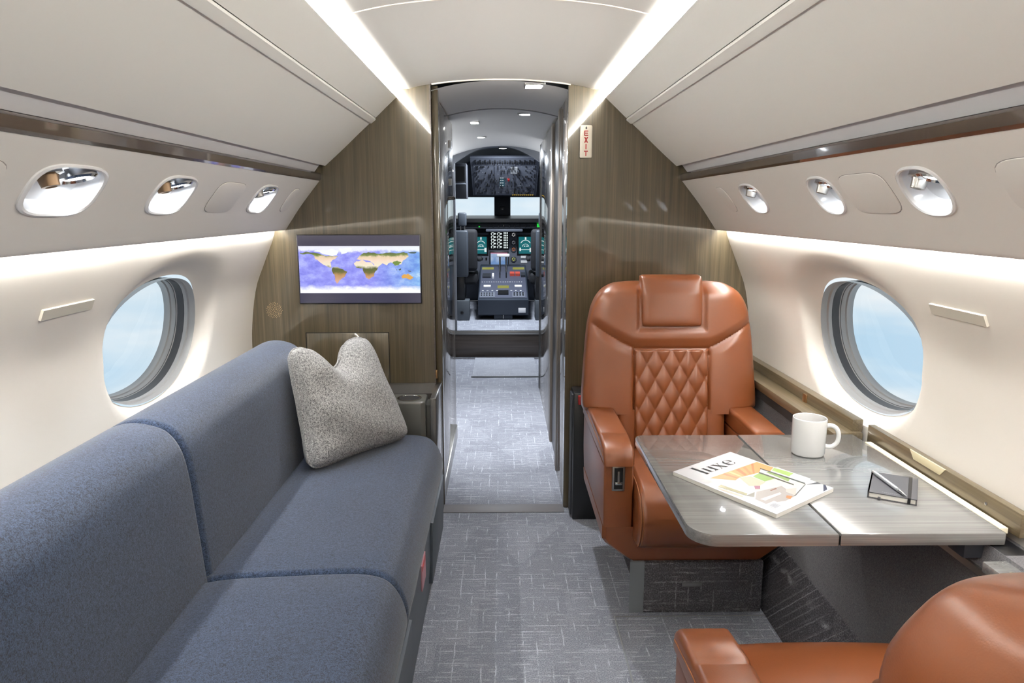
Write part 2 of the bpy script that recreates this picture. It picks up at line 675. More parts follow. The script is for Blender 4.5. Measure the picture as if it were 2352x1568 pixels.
walls = {}
tn = 0
for sname, sd in SIDES:
    S = Swept(SIDE_PROF, sd)
    cv = S.v_at_z(0.948)
    ru, rv = 0.325, 0.203

    def bell(r, dv):
        top = smoothstep(0.2, -1.1, dv)
        return 0.050 * (1.0 - smoothstep(1.0, 1.16 + 0.30 * top, r))
    hole = dict(cu=WIN[sname], cv=cv, ru=ru, rv=rv, n=2.15, tw=0.60, depth=bell)
    wl = structure(holed('wall_' + sname, S, Y0, YB, 0, S.L, [hole], M_SIDE, None, 36))
    walls[sname] = wl
    # window
    win = structure(thing('window_1' if sd < 0 else 'window_2', 'x', 'x'))
    del win['label'], win['category']

    def depth_edge(a, d):
        return d
    ring_on('window_frame', S, hole, [(1.002, 0.046), (0.998, 0.049), (0.996, 0.066), (0.975, 0.070), (0.973, 0.082)], M_RINGL, win)
    ring_on('window_gasket', S, hole, [(0.99, 0.078), (0.97, 0.082), (0.968, 0.108), (0.955, 0.110)], M_RINGD, win)
    ring_on('window_ring', S, hole, [(0.975, 0.104), (0.962, 0.108), (0.958, 0.126), (0.940, 0.129), (0.936, 0.150)], M_RINGL, win)
    ring_on('window_pane', S, hole, [(0.96, 0.140)], M_GLASS, win, cap=True)
    # flush sidewall vent plates
    y0, y1 = ((1.61, 1.815) if sd < 0 else (1.50, 1.70))
    vv = S.v_at_z(1.137)
    pts = [(y0, vv - 0.012), (y1, vv - 0.012), (y1, vv + 0.014), (y0, vv + 0.014)]
    V = [S.at(a, b2, -0.006) for a, b2 in pts] + [S.at(a, b2, 0.003) for a, b2 in pts]
    Fc = [(0, 1, 2, 3), (0, 1, 5, 4), (1, 2, 6, 5), (2, 3, 7, 6), (3, 0, 4, 7)]
    mk('vent_plate', V, Fc, plain('vent_paint', lin(204, 199, 186), 0.5), wl, 20)

    # ----- service panel with recessed reading lights
    PS = Swept([(0.776, 1.492), (0.86, 1.388), (0.922, 1.300)], sd, 24)
    hs = []
    for cu, ruu in LIGHTS[sname]:
        hs.append(dict(cu=cu, cv=PS.L * 0.46, ru=ruu, rv=0.056, n=3.2 if sd < 0 else 2.6, tw=ruu + 0.03))
    tn += 1
    sp = structure(holed('trim_%d' % tn, PS, Y0, YB, 0, PS.L, hs, M_PSU, None, 10))
    # lip that returns outboard under the panel
    lip = [(0.922, 1.300), (0.930, 1.287), (0.936, 1.281), (0.944, 1.280), (0.948, 1.285), (0.946, 1.300)]
    rings = [[(sd * a, yy, b2) for a, b2 in lip] for yy in (Y0, YB)]
    loft('panel_lip', rings, M_PSU, sp, False, 60, closed=False)
    # hidden lamp strip under the panel edge
    box('cove_strip', (min(sd * 0.952, sd * 0.976), Y0 + 0.02, 1.302), (max(sd * 0.952, sd * 0.976), YB - 0.02, 1.308), M_STRIP2, sp, 0.0)
    box('cove_roof', (min(sd * 0.918, sd * 0.99), Y0, 1.322), (max(sd * 0.918, sd * 0.99), YB, 1.330), M_WHITE, sp, 0.0)
    for cu, hw in COVERS[sname]:
        n = 4.5
        hc = dict(cu=cu, cv=PS.L * 0.46, ru=hw, rv=0.056, n=n if hw > 0.08 else 3.0)
        ring_on('access_cover', PS, hc, [(1.0, 0.001), (0.992, -0.0025), (0.97, -0.003)], M_PSU, sp, 72, True)
        ring_on('cover_gap', PS, hc, [(1.02, -0.0004), (0.985, -0.0006)], plain('cover_gap', lin(150, 146, 142), 0.7), sp, 72)
    # ----- crown panels
    CP = [(0.440, 1.832), (0.485, 1.791), (0.530, 1.749)]
    CP2 = [(0.553, 1.728), (0.60, 1.687), (0.65, 1.641), (0.70, 1.596), (0.752, 1.551)]
    for nm, prof in (('crown_panel', CP), ('crown_panel', CP2)):
        A = spline([Vector((a, b2, 0)) for a, b2 in prof], 14)
        ring = [(q.x, q.y) for q in A]
        outer = [(a + 0.018, b2 + 0.018) for a, b2 in ring[::-1]]
        prism(nm, [(sd * a, b2) for a, b2 in ring + outer], 'y', Y0, YB, M_CROWN, ceiling, 0.0, 1, 50)
    rid = [(0.531, 1.747), (0.5305, 1.740), (0.537, 1.735), (0.545, 1.7285), (0.551, 1.7245), (0.5555, 1.728), (0.57, 1.745), (0.55, 1.765)]
    prism('crown_ridge', [(sd * a, b2) for a, b2 in rid], 'y', Y0, YB, M_CROWN, ceiling, 0.0, 1, 30)
    # ceiling cove: lamp hidden behind the crown lip
    box('ceiling_strip', (min(sd * 0.452, sd * 0.50), Y0 + 0.02, 1.846), (max(sd * 0.452, sd * 0.50), YB - 0.015, 1.854), M_STRIP, ceiling, 0.0)
    box('cove_back', (min(sd * 0.515, sd * 0.53), Y0, 1.79), (max(sd * 0.515, sd * 0.53), YB, 1.90), M_WHITE, ceiling, 0.0)
    # grey rail and veneer rail
    tn += 1
    gr = [(0.757, 1.558), (0.783, 1.524), (0.80, 1.524), (0.81, 1.57), (0.78, 1.58)]
    structure(prism('trim_%d' % tn, [(sd * a, b2) for a, b2 in gr], 'y', Y0, YB - 0.06, M_GREYSTRIP, None, 0, 1, 30))
    tn += 1
    vr = [(0.785, 1.522), (0.774, 1.521), (0.770, 1.515), (0.771, 1.495), (0.777, 1.489), (0.80, 1.489), (0.80, 1.526)]
    structure(prism('trim_%d' % tn, [(sd * a, b2) for a, b2 in vr], 'y', Y0, YB, M_TRIM, None, 0, 1, 30))

# fuselage roof skin above the linings and side skins beside the passage
skin = []
for k in range(33):
    a = math.radians(22 + 136 * k / 32)
    skin.append((1.20 * math.cos(a), 1.12 + 0.93 * math.sin(a)))
loft('roof_skin', [[(x, yy, z) for x, z in skin] for yy in (Y0, 9.0)], M_GREY, ceiling, False, 50, closed=False)

# ------------------------------------------------------------------ aft end of the cabin (behind the camera)
aft = structure(box('wall_back', (-1.2, Y0 - 0.05, 0), (1.2, Y0, 1.95), M_CROWN, None, 0.0))

# ------------------------------------------------------------------ forward bulkhead
OUT = [(0.300, 1.889), (0.385, 1.868), (0.43, 1.885), (0.50, 1.93), (0.53, 1.90), (0.548, 1.740), (0.65, 1.643), (0.752, 1.549), (0.785, 1.52), (0.80, 1.488), (0.925, 1.29), (0.985, 1.268), (1.035, 1.146), (1.08, 1.03), (1.108, 0.88), (1.115, 0.76), (1.11, 0.6), (1.09, 0.35), (1.03, 0.0)]
OUTW = [(a + (0.03 if a > 0.5 else 0.0), b2 + 0.0) for a, b2 in OUT]
bk = structure(prism('wall_front', [(-a, b2) for a, b2 in OUTW] + [(-0.300, 0.0)], 'y', YB, YB + 0.035, M_VENEER, None))
bk2 = prism('right_panel', [(0.284, 1.892)] + [(a, b2) for a, b2 in OUTW[1:]] + [(0.284, 0.0)], 'y', YB, YB + 0.035, M_VENEER, bk)
prism('edge_bead', [(-0.303, YB - 0.004), (-0.297, YB - 0.004), (-0.297, YB + 0.012), (-0.303, YB + 0.012)], 'z', 0.0, 1.889, M_DARKWOOD, bk)
# lit-free fascia above the linings
prism('top_fascia', [(-0.55, 1.96)] + [(-0.53 + 1.06 * i / 30, ceil_z(-0.53 + 1.06 * i / 30)) for i in range(31)] + [(0.55, 1.96)], 'y', YB - 0.001, YB + 0.03, M_CEIL, bk)
# drawer front with recessed joint
for nm, lo, hi in (('panel_joint', (-0.872, YB - 0.0012, 0.828), (-0.502, YB + 0.001, 0.831)), ('panel_joint', (-0.872, YB - 0.0012, 0.60), (-0.869, YB + 0.001, 0.831)), ('panel_joint', (-0.505, YB - 0.0012, 0.60), (-0.502, YB + 0.001, 0.831))):
    box(nm, lo, hi, M_DARK, bk, 0.0)
box('flush_door', (-0.868, YB - 0.003, 0.605), (-0.506, YB + 0.001, 0.8275), M_VENEER, bk, 0.001)
# speaker perforations
bm = bmesh.new()
for i in range(90):
    a = i * 2.39996
    r = 0.036 * math.sqrt(i / 90)
    cx, cz = -1.005 + r * math.cos(a), 0.931 + r * math.sin(a)
    bmesh.ops.create_circle(bm, cap_ends=True, segments=6, radius=0.0016, matrix=Matrix.Translation((cx, YB - 0.0006, cz)) @ Matrix.Rotation(math.pi / 2, 4, 'X'))
spk = from_bm('speaker_holes', bm, plain('speaker_dots', lin(176, 150, 110), 0.6), bk, None)
spk['kind'] = 'stuff'
# door jambs
structure(box('trim_7', (-0.298, YB + 0.035, 0.0), (-0.270, YB + 0.085, 1.885), M_VENEER, None, 0.003))
structure(box('trim_8', (0.2845, YB + 0.035, 0.0), (0.305, YB + 0.07, 1.89), M_VENEER, None, 0.002))
box('latch_plate', (-0.299, YB - 0.006, 0.62), (-0.290, YB + 0.0, 0.66), M_BRASS, bk, 0.001)

# ------------------------------------------------------------------ passage to the flight deck
def pass_ceil(name, y0, y1, za, k, half, m, y1z=None):
    xs = [-half + 2 * half * i / 28 for i in range(29)]
    V, Fc = [], []
    for yy, dz in ((y0, 0.0), (y1, (y1z or 0.0))):
        for x in xs:
            V.append((x, yy, za + dz - k * x * x))
    for j in range(28):
        Fc.append((j, j + 1, 29 + j + 1, 29 + j))
    return mk(name, V, Fc, m, ceiling, 40)


M_FILL = plain('added_fill_strip', lin(255, 255, 255), 0.5, emit=(0.95, 0.97, 1.0, 1), estr=11.0)
M_PASSC = wall_mat('passage_ceiling', lin(232, 231, 229), 0.02, 0.5)
PCZ = [(3.17, 1.902), (3.95, 1.893), (6.62, 1.926)]
pass_ceil('passage_ceiling', YB + 0.01, 3.945, 1.902, 0.45, 0.55, M_PASSC, -0.009)
pass_ceil('passage_ceiling', 3.955, 6.64, 1.893, 0.45, 0.60, M_PASSC, 0.033)
tube('passage_seam', [(-0.5 + i / 28, 3.95, 1.894 - 0.45 * (-0.5 + i / 28) ** 2) for i in range(29)], 0.006, M_GREY, ceiling, 6)
for nm, x0, x1, y0, y1 in (('added_fill_strip', -0.458, -0.43, 4.26, 6.60), ('added_fill_strip', 0.43, 0.458, 5.48, 6.60)):  # unseen glowing strips, added to brighten the passage ceiling
    box(nm, (x0, y0, 1.70), (x1, y1, 1.712), M_FILL, ceiling, 0.001)

pl = thing('galley_cabinet', 'polished dark lacquer cabinet wall on left of the passage beyond the doorway', 'cabinet', (-0.35, 3.75, 0))
box('body', (-0.335, 3.26, 0.0), (-0.278, 4.22, 1.842), M_LACQ, pl, 0.004)
box('label_plate', (-0.2785, 4.06, 1.70), (-0.276, 4.14, 1.74), M_WHITE, pl, 0.0)
box('label_plate', (-0.2785, 4.06, 1.50), (-0.276, 4.12, 1.535), M_WHITE, pl, 0.0)
lathe('door_knob', [(0.010, 0), (0.012, 0.012), (0.008, 0.018)], (-0.278, 4.13, 1.43), M_CHROME, pl, 16, (1, 0, 0))
box('toe_kick', (-0.30, 3.26, 0.0), (-0.272, 4.22, 0.08), M_STEEL, pl, 0.002)

M_STILE = plain('door_stile', lin(128, 119, 110), 0.4)
pr = thing('sliding_door', 'mirror polished sliding door panel nearest the doorway on right of the passage', 'door', (0.30, 3.5, 0), 'sliding panels along the passage')
box('panel', (0.287, 3.235, 0.0), (0.32, 3.63, 1.85), M_LACQ, pr, 0.001)
box('stile', (0.283, 3.63, 0.0), (0.32, 3.72, 1.85), M_STILE, pr, 0.002)
pr2 = thing('sliding_door', 'dark recessed sliding door edge between two steel stiles on the right passage wall', 'door', (0.30, 4.0, 0), 'sliding panels along the passage')
box('panel', (0.296, 3.73, 0.0), (0.32, 4.12, 1.835), M_BLACK, pr2, 0.001)
box('stile', (0.283, 4.12, 0.0), (0.32, 4.24, 1.835), M_STILE, pr2, 0.002)
pr3 = thing('sliding_door', 'mirror polished sliding door panel farthest along the right passage wall', 'door', (0.30, 5.0, 0), 'sliding panels along the passage')
box('panel', (0.287, 4.25, 0.0), (0.32, 5.42, 1.835), M_LACQ, pr3, 0.001)
box('end_post', (0.285, 5.42, 0.0), (0.33, 5.46, 1.835), M_BLACK, pr3, 0.002)
structure(box('wall_passage_left', (-0.62, 4.22, 0.0), (-0.46, 6.62, 1.9), plain('entry_lining', lin(150, 150, 150), 0.5), None, 0.0))
structure(box('wall_passage_right', (0.46, 5.46, 0.0), (0.62, 6.62, 1.9), plain('entry_lining', lin(140, 140, 142), 0.5), None, 0.0))
structure(box('wall_passage_outer', (0.33, 3.2, 0.0), (0.36, 5.46, 1.95), M_DARKWOOD, None, 0.0))
for sname, sd in SIDES:
    structure(box('wall_skin_' + sname, (min(sd * 1.10, sd * 1.14), 3.2, 0.0), (max(sd * 1.10, sd * 1.14), 8.95, 1.6), M_GREY, None, 0.0))
mt = thing('entry_mat', 'pale grey carpet mat lying at the foot of the flight deck step', 'mat', (0, 6.2, 0))
box('mat_pile', (-0.25, 5.80, 0.0), (0.30, 6.58, 0.012), M_MAT, mt, 0.004)
box('binding', (-0.255, 5.792, 0.0), (0.305, 5.80, 0.011), M_GREY, mt, 0.002)

# downlights ------------------------------------------------------------
DL = [((0.144, 3.245), 'rect', 'square white downlight in the ceiling just beyond the doorway', 1.893),
      ((0.136, 4.14), 'oval', 'round downlight on right of the passage ceiling past the seam', 1.888),
      ((-0.163, 4.54), 'rect', 'small dazzling downlight on left of the passage ceiling', 1.889),
      ((-0.159, 5.60), 'oval', 'round downlight on left of the ceiling near the flight deck', 1.903),
      ((0.013, 7.20), 'oval', 'small dome light above the overhead switch panel', 1.952)]
for (x, y), kind, lab, z in DL:
    d = thing('downlight', lab, 'ceiling light', (x, y, z), 'downlights of the passage ceiling')
    if kind == 'rect':
        hx = 0.045 if y < 4 else 0.03
        box('bezel', (x - hx, y - 0.045, z - 0.004), (x + hx, y + 0.045, z + 0.02), M_STEEL, d, 0.004)
        box('lens', (x - hx + 0.006, y - 0.039, z - 0.006), (x + hx - 0.006, y + 0.039, z - 0.003), M_DOWN, d, 0.001)
    else:
        lathe('bezel', [(0.046, 0.028 if y > 7 else 0.012), (0.048, -0.002), (0.040, -0.005), (0.036, -0.002)], (x, y, z), M_STEEL, d, 24, cap=False)
        lathe('lens', [(0.038, -0.001), (0.036, -0.004), (0.0005, -0.005)], (x, y, z), M_DOWN, d, 24)
    ld = bpy.data.lights.new('downlight_beam', 'SPOT')
    ld.energy = {0: 45, 1: 95, 2: 95, 3: 40, 4: 25}[DL.index(((x, y), kind, lab, z))]
    ld.spot_size = math.radians(110 if y < 3.5 or y > 5 else 58)
    ld.spot_blend = 0.5
    ld.shadow_soft_size = 0.03
    ld.color = (0.95, 0.97, 1.0)
    lo = bpy.data.objects.new('downlight_beam', ld)
    lo.location = (x, y, z - 0.03)
    COL.objects.link(lo)

# ------------------------------------------------------------------ flight deck
M_CKPT = plain('flight_deck_grey', lin(122, 127, 137), 0.6)
M_CKD = plain('flight_deck_dark', lin(46, 49, 56), 0.55)
M_CKP = plain('instrument_panel_grey', lin(98, 103, 115), 0.55)
M_SEATG = plain('pilot_seat_shell', lin(58, 64, 72), 0.45)
M_SEATB = plain('pilot_seat_cushion', lin(15, 17, 23), 0.8)
CKF = 0.25
stp = structure(box('floor_flight_deck', (-0.95, 6.64, CKF - 0.02), (0.95, 8.9, CKF), M_CARPET, None, 0.0))
box('step_riser', (-0.62, 6.62, 0.0), (0.62, 6.65, CKF - 0.02), M_DARKWOOD, stp, 0.002)
box('step_nosing', (-0.62, 6.605, CKF - 0.03), (0.62, 6.66, CKF), M_STEEL, stp, 0.003)
for x in (-0.17, 0.15):
    box('kick_bracket', (x - 0.012, 6.612, 0.0), (x + 0.012, 6.62, 0.012), M_CHROME, stp, 0.0)
# partition with arched opening
arch = []
for i in range(25):
    x = -0.42 + 0.78 * i / 24
    xx = (x + 0.03) / 0.39
    arch.append((x, 1.775 + 0.15 * (1 - xx * xx)))
poly = [(-0.62, 0.0), (-0.42, 0.0)] + arch + [(0.36, 0.0), (0.62, 0.0), (0.62, 1.96), (-0.62, 1.96)]
bm = bmesh.new()
V = [bm.verts.new((a, 6.64, b2)) for a, b2 in poly]
bm.faces.new(V)
ex = bmesh.ops.extrude_face_region(bm, geom=bm.faces[:])
for e in ex['geom']:
    if isinstance(e, bmesh.types.BMVert):
        e.co.y += 0.06
bmesh.ops.triangulate(bm, faces=[f for f in bm.faces if len(f.verts) > 4])
structure(from_bm('wall_flight_deck', bm, plain('partition_grey', lin(112, 116, 124), 0.5), None))
# flight deck lining
sh = []
for k in range(25):
    a = math.pi * k / 24
    sh.append((1.0 * math.cos(a), 1.05 + 0.93 * math.sin(a)))
sh = [(1.0, CKF)] + sh + [(-1.0, CKF)]
deck = structure(loft('wall_deck_lining', [[(x, yy, z) for x, z in sh] for yy in (6.70, 8.9)], M_CKPT, None, False, 50, closed=False))
# windshield wall with two glazed openings
YW = 8.9
for nm, lo, hi in (('windshield_sill', (-1.0, YW, 0.25), (1.0, YW + 0.05, 1.292)), ('windshield_header', (-1.0, YW, 1.512), (1.0, YW + 0.05, 2.0)),
                   ('centre_post', (-0.088, YW - 0.03, 1.28), (0.108, YW + 0.05, 1.52)), ('corner_post', (0.50, YW, 1.28), (0.62, YW + 0.05, 1.52)),
                   ('corner_post', (-0.98, YW, 1.28), (-0.86, YW + 0.05, 1.52))):
    box(nm, lo, hi, M_CKD if 'post' in nm else M_CKPT, deck, 0.004)
for n_, lo, hi in ((3, (-0.86, YW + 0.02, 1.29), (-0.088, YW + 0.026, 1.515)), (4, (0.108, YW + 0.02, 1.29), (0.50, YW + 0.026, 1.515)), (5, (0.62, YW + 0.02, 1.29), (0.98, YW + 0.026, 1.515))):
    structure(box('window_%d' % n_, lo, hi, M_GLASS, None, 0.0))
# compass on the post
box('compass_bracket', (-0.02, YW - 0.06, 1.36), (0.04, YW - 0.03, 1.40), M_BLACK, deck, 0.006)

# overhead panel --------------------------------------------------------
ov = thing('overhead_panel', 'dark overhead switch panel above the windshields', 'switch panel', (0.03, 7.8, 1.7))
Pa, Pb = Vector((0.035, 7.45, 1.862)), Vector((0.035, 8.15, 1.520))
dv = (Pb - Pa)
LV = dv.length
dvn = dv.normalized()
nrm = Vector((1, 0, 0)).cross(dvn).normalized()
if nrm.y > 0:
    nrm = -nrm


def OV(x, t, d):
    return Vector((x, 0, 0)) + Vector((0, Pa.y, Pa.z)) + dvn * (t * LV) + nrm * d


def ovbox(bm, x0, x1, t0, t1, d0, d1):
    q = [OV(x0, t0, d0), OV(x1, t0, d0), OV(x1, t1, d0), OV(x0, t1, d0), OV(x0, t0, d1), OV(x1, t0, d1), OV(x1, t1, d1), OV(x0, t1, d1)]
    v = [bm.verts.new(c) for c in q]
    for f in ((0, 1, 2, 3), (4, 5, 6, 7), (0, 1, 5, 4), (1, 2, 6, 5), (2, 3, 7, 6), (3, 0, 4, 7)):
        bm.faces.new([v[i] for i in f])


def ovpart(name, rects, m, d0=0.0, d1=0.008, stuff=False):
    bm = bmesh.new()
    for r in rects:
        ovbox(bm, *r, d0, d1)
    o = from_bm(name, bm, m, ov, None)
    if stuff:
        o['kind'] = 'stuff'
    return o


ovpart('panel_body', [(-0.315, 0.385, -0.04, 1.0)], M_CKP, -0.03, 0.0)
ovpart('breaker_row', [(-0.27 + 0.6 * i / 24, -0.27 + 0.6 * i / 24 + 0.012, 0.015 + 0.035 * (i % 2), 0.085) for i in range(25)], M_BLACK, 0, 0.02, True)
for k in range(3):
    ovpart('sub_panel', [(-0.29 + 0.222 * k, -0.29 + 0.222 * k + 0.206, 0.13, 0.97)], plain('sub_panel', lin(120, 125, 138), 0.5), 0.0, 0.004)
sw, dots, amb = [], [], []
for r in range(15):
    t = 0.16 + 0.052 * r
    for c in range(40):
        x = -0.28 + 0.64 * c / 40
        rr = random.random()
        if rr < 0.26:
            sw.append((x, x + 0.008, t, t + 0.02 + 0.012 * random.random()))
        elif rr < 0.44:
            dots.append((x, x + 0.010, t + 0.01, t + 0.018))
for c in range(11):
    amb.append((0.12 + 0.022 * c, 0.132 + 0.022 * c, 0.965, 0.985))
ovpart('toggle_switches', sw, M_BLACK, 0.004, 0.016, True)
ovpart('switch_legends', dots, plain('legend_print', lin(168, 172, 180), 0.6), 0.004, 0.0046, True)
ovpart('amber_lamps', amb, glow('amber_lamp', lin(220, 180, 60), 0.8), 0.002, 0.006, True)
ovpart('data_placard', [(0.095, 0.165, 0.19, 0.36)], plain('placard', lin(196, 198, 200), 0.5), 0.004, 0.007)
ovpart('red_guard', [(0.065, 0.085, 0.49, 0.54)], M_RED, 0.004, 0.02)
ovpart('blue_display', [(-0.02, 0.035, 0.50, 0.72)], glow('blue_display', lin(60, 96, 112), 0.6), 0.004, 0.006)
ovpart('display_digits', [(-0.015 + 0.022 * i, 0.0 + 0.022 * i, 0.47 + 0.07 * j, 0.485 + 0.07 * j) for i in range(2) for j in range(4)], glow('white_digits', lin(220, 230, 235), 0.9), 0.006, 0.0065, True)
sd_ = thing('cabin_divider_box', 'black open storage box beside the overhead panel on its left', 'box', (-0.4, 7.2, 1.6))
box('shell', (-0.46, 7.05, 1.47), (-0.335, 7.35, 1.80), M_CKD, sd_, 0.006)
box('shelf_front', (-0.45, 7.04, 1.60), (-0.345, 7.06, 1.615), M_CKPT, sd_, 0.002)
box('recess', (-0.445, 7.045, 1.63), (-0.35, 7.052, 1.77), M_DARK, sd_, 0.0)

# instrument panel ---------------------------------------------------------
YI = 8.5
ip = thing('instrument_panel', 'wide grey instrument panel with lit flight displays below the windshields', 'instrument panel', (0, YI, 0.9))
box('panel_face', (-0.92, YI, 0.55), (0.92, YI + 0.08, 1.10), M_CKP, ip, 0.006)
prism('glareshield', [(8.15, 1.265), (8.88, 1.295), (8.88, 1.23), (8.45, 1.16), (8.25, 1.20), (8.15, 1.225)], 'x', -0.95, 0.95, M_BLACK, ip)
box('mode_panel', (-0.76, 8.24, 1.155), (0.76, 8.30, 1.232), M_CKD, ip, 0.004)
box('mode_panel_lip', (-0.18, 8.20, 1.118), (0.24, 8.30, 1.150), M_CKP, ip, 0.01)
kn = [((-0.16 + 0.06 * i, 8.215, 1.175), (-0.145 + 0.06 * i, 8.242, 1.192)) for i in range(10)]
o = boxes('selector_knobs', kn, M_BLACK, ip, 0.002)
o['kind'] = 'stuff'
o = boxes('mode_lamps', [((-0.14 + 0.08 * i, 8.236, 1.208), (-0.115 + 0.08 * i, 8.242, 1.214)) for i in range(7)], glow('warm_lamp', lin(235, 200, 150), 0.8), ip)
o['kind'] = 'stuff'
M_GREEN = glow('green_digits', lin(40, 210, 70), 1.0)
for x0, x1 in ((-0.68, -0.62), (0.40, 0.452), (-0.26, -0.245)):
    box('green_display', (x0, 8.234, 1.168), (x1, 8.242, 1.208 if x1 - x0 > 0.03 else 1.18), M_GREEN, ip, 0.0)
M_TEAL = glow('teal_display', lin(18, 108, 116), 0.9)
M_WDIG = glow('white_symbols', lin(225, 238, 238), 1.0)


def pfd(x0, x1, z0, z1):
    f = box('display_frame', (x0 - 0.02, YI - 0.014, z0 - 0.02), (x1 + 0.02, YI, z1 + 0.02), M_BLACK, ip, 0.004)
    box('display_screen', (x0, YI - 0.017, z0), (x1, YI - 0.013, z1), M_TEAL, f, 0.0)
    cx, w_, hh = (x0 + x1) / 2, x1 - x0, z1 - z0
    bm = bmesh.new()
    for rad, a0, a1, zc, th in ((0.40, 25, 155, 0.50, 0.022), (0.26, 10, 170, 0.38, 0.014)):
        N = 14
        for i in range(N):
            q = []
            for aa, r_ in ((i, rad), (i + 1, rad), (i + 1, rad - th * 2.2), (i, rad - th * 2.2)):
                an = math.radians(a0 + (a1 - a0) * aa / N)
                q.append(bm.verts.new((cx + w_ * r_ * math.cos(an), YI - 0.0178, z0 + hh * zc + w_ * r_ * math.sin(an))))
            bm.faces.new(q)
    for (a, b2, c, d) in ((-0.46, 0.42, 0.23, 0.26), (-0.05, 0.06, 0.84, 0.98), (0.30, 0.48, 0.10, 0.35), (-0.12, -0.02, 0.42, 0.48), (0.06, 0.16, 0.42, 0.48), (-0.44, -0.34, 0.16, 0.36)):
        q = [bm.verts.new((cx + w_ * s, YI - 0.0178, z0 + hh * t)) for s, t in ((a, c), (b2, c), (b2, d), (a, d))]
        bm.faces.new(q)
    o = from_bm('display_symbols', bm, M_WDIG, f, None)
    o['kind'] = 'stuff'


pfd(-0.31, -0.175, 0.855, 1.05)
pfd(0.20, 0.36, 0.855, 1.05)
pfd(-0.66, -0.54, 0.855, 1.05)
pfd(0.58, 0.72, 0.855, 1.05)
f = box('display_frame', (-0.15, YI - 0.014, 0.90), (0.085, YI, 1.12), M_BLACK, ip, 0.004)
bm = bmesh.new()
for r in range(5):
    for c in range(2):
        cx, cz = -0.105 + 0.072 * c, 1.085 - 0.038 * r
        N = 12
        for i in range(N):
            if i in (8, 9):
                continue
            q = [bm.verts.new((cx + rr * math.cos(2 * math.pi * k / N), YI - 0.016, cz + rr * math.sin(2 * math.pi * k / N) * 0.9)) for k, rr in ((i, 0.021), (i + 1, 0.021), (i + 1, 0.013), (i, 0.013))]
            bm.faces.new(q)
        q = [bm.verts.new((cx + a, YI - 0.016, cz + b2)) for a, b2 in ((0.018, -0.006), (0.036, -0.006), (0.036, 0.010), (0.018, 0.010))]
        bm.faces.new(q)
for r in range(7):
    for c in range(3):
        cx, cz = 0.030 + 0.018 * c, 1.095 - 0.028 * r
        q = [bm.verts.new((cx + a, YI - 0.016, cz + b2)) for a, b2 in ((-0.006, -0.009), (0.006, -0.009), (0.006, 0.009), (-0.006, 0.009))]
        bm.faces.new(q)
o = from_bm('engine_symbols', bm, M_WDIG, f, None)
o['kind'] = 'stuff'
f = box('display_frame', (-0.145, YI - 0.014, 0.675), (0.082, YI, 0.885), M_BLACK, ip, 0.004)
m_, T, b = mat('map_display', (0.01, 0.01, 0.01, 1), 0.3)
px_, py_, pz_ = T.sep(T.pos())
cc = T.ramp(T.math('ADD', T.math('MULTIPLY', T.noise(T.pos(), 14, 3), 0.5), T.math('MULTIPLY', pz_, 1.5)), [(0.0, lin(120, 160, 215)), (0.3, lin(215, 228, 245)), (0.6, lin(238, 240, 246))])
T.l.new(cc, b.inputs['Emission Color'])
b.inputs['Emission Strength'].default_value = 0.75
box('display_screen', (-0.13, YI - 0.017, 0.69), (0.068, YI - 0.013, 0.866), m_, f, 0.0)
box('display_header', (-0.13, YI - 0.0185, 0.858), (0.068, YI - 0.016, 0.866), glow('pink_header', lin(214, 120, 150), 0.8), f, 0.0)
M_DIAL = plain('dial_face', lin(70, 74, 82), 0.4)
for i, (z, hue) in enumerate(((1.075, (235, 236, 236)), (0.985, (128, 132, 140)), (0.905, (214, 120, 66)), (0.79, (206, 214, 96)))):
    d = lathe('gauge', [(0.034, 0.0), (0.036, 0.010), (0.030, 0.013), (0.028, 0.008), (0.001, 0.008)], (0.14, YI, z), M_DIAL, ip, 20, (0, -1, 0))
    bm = bmesh.new()
    for k in range(6):
        an = k * math.pi / 3 + 0.4
        for s in (0.016,):
            cx, cz = 0.14 + s * math.cos(an), z + s * math.sin(an)
            q = [bm.verts.new((cx + a, YI - 0.0135, cz + b2)) for a, b2 in ((-0.005, -0.004), (0.005, -0.004), (0.005, 0.004), (-0.005, 0.004))]
            bm.faces.new(q)
    o = from_bm('gauge_marks', bm, glow('gauge_glow', lin(*hue), 0.7), d, None)
    o['kind'] = 'stuff'
box('white_placard', (0.225, YI - 0.010, 0.80), (0.31, YI, 0.83), M_WHITE, ip, 0.001)
box('white_placard', (0.225, YI - 0.010, 0.745), (0.30, YI, 0.775), M_WHITE, ip, 0.001)
o = boxes('panel_knobs', [((-0.30 + 0.5 * random.random() - (0.02), YI - 0.025, 0.70 + 0.1 * random.random()),) * 2 for _ in range(0)] or [((-0.29 + 0.05 * i, YI - 0.025, 0.79), (-0.27 + 0.05 * i, YI, 0.808)) for i in range(3)], M_BLACK, ip, 0.003)
o['kind'] = 'stuff'

# centre pedestal ----------------------------------------------------------
cp = thing('centre_pedestal', 'dark grey centre pedestal carrying throttle levers between the pilot seats', 'console', (0.015, 7.7, CKF))
PW0, PW1 = -0.245, 0.275
prism('pedestal_body', [(7.30, 0.305), (7.30, 0.455), (8.25, 0.735), (8.42, 0.735), (8.42, 0.27), (7.42, 0.27)], 'x', PW0, PW1, plain('pedestal_slate', lin(42, 50, 62), 0.5), cp, 0.006)
box('pedestal_foot', (-0.08, 7.33, CKF), (0.11, 7.6, 0.31), plain('pedestal_slate', lin(42, 50, 62), 0.5), cp, 0.004)
tube('foot_star', [(0.015, 7.325, 0.262), (0.015, 7.325, 0.318)], 0.006, M_STEEL, cp, 8)
box('info_placard', (0.17, 7.296, 0.325), (0.245, 7.30, 0.375), M_WHITE, cp, 0.001)


def pz(y):
    return 0.455 + (y - 7.30) * (0.28 / 0.95)


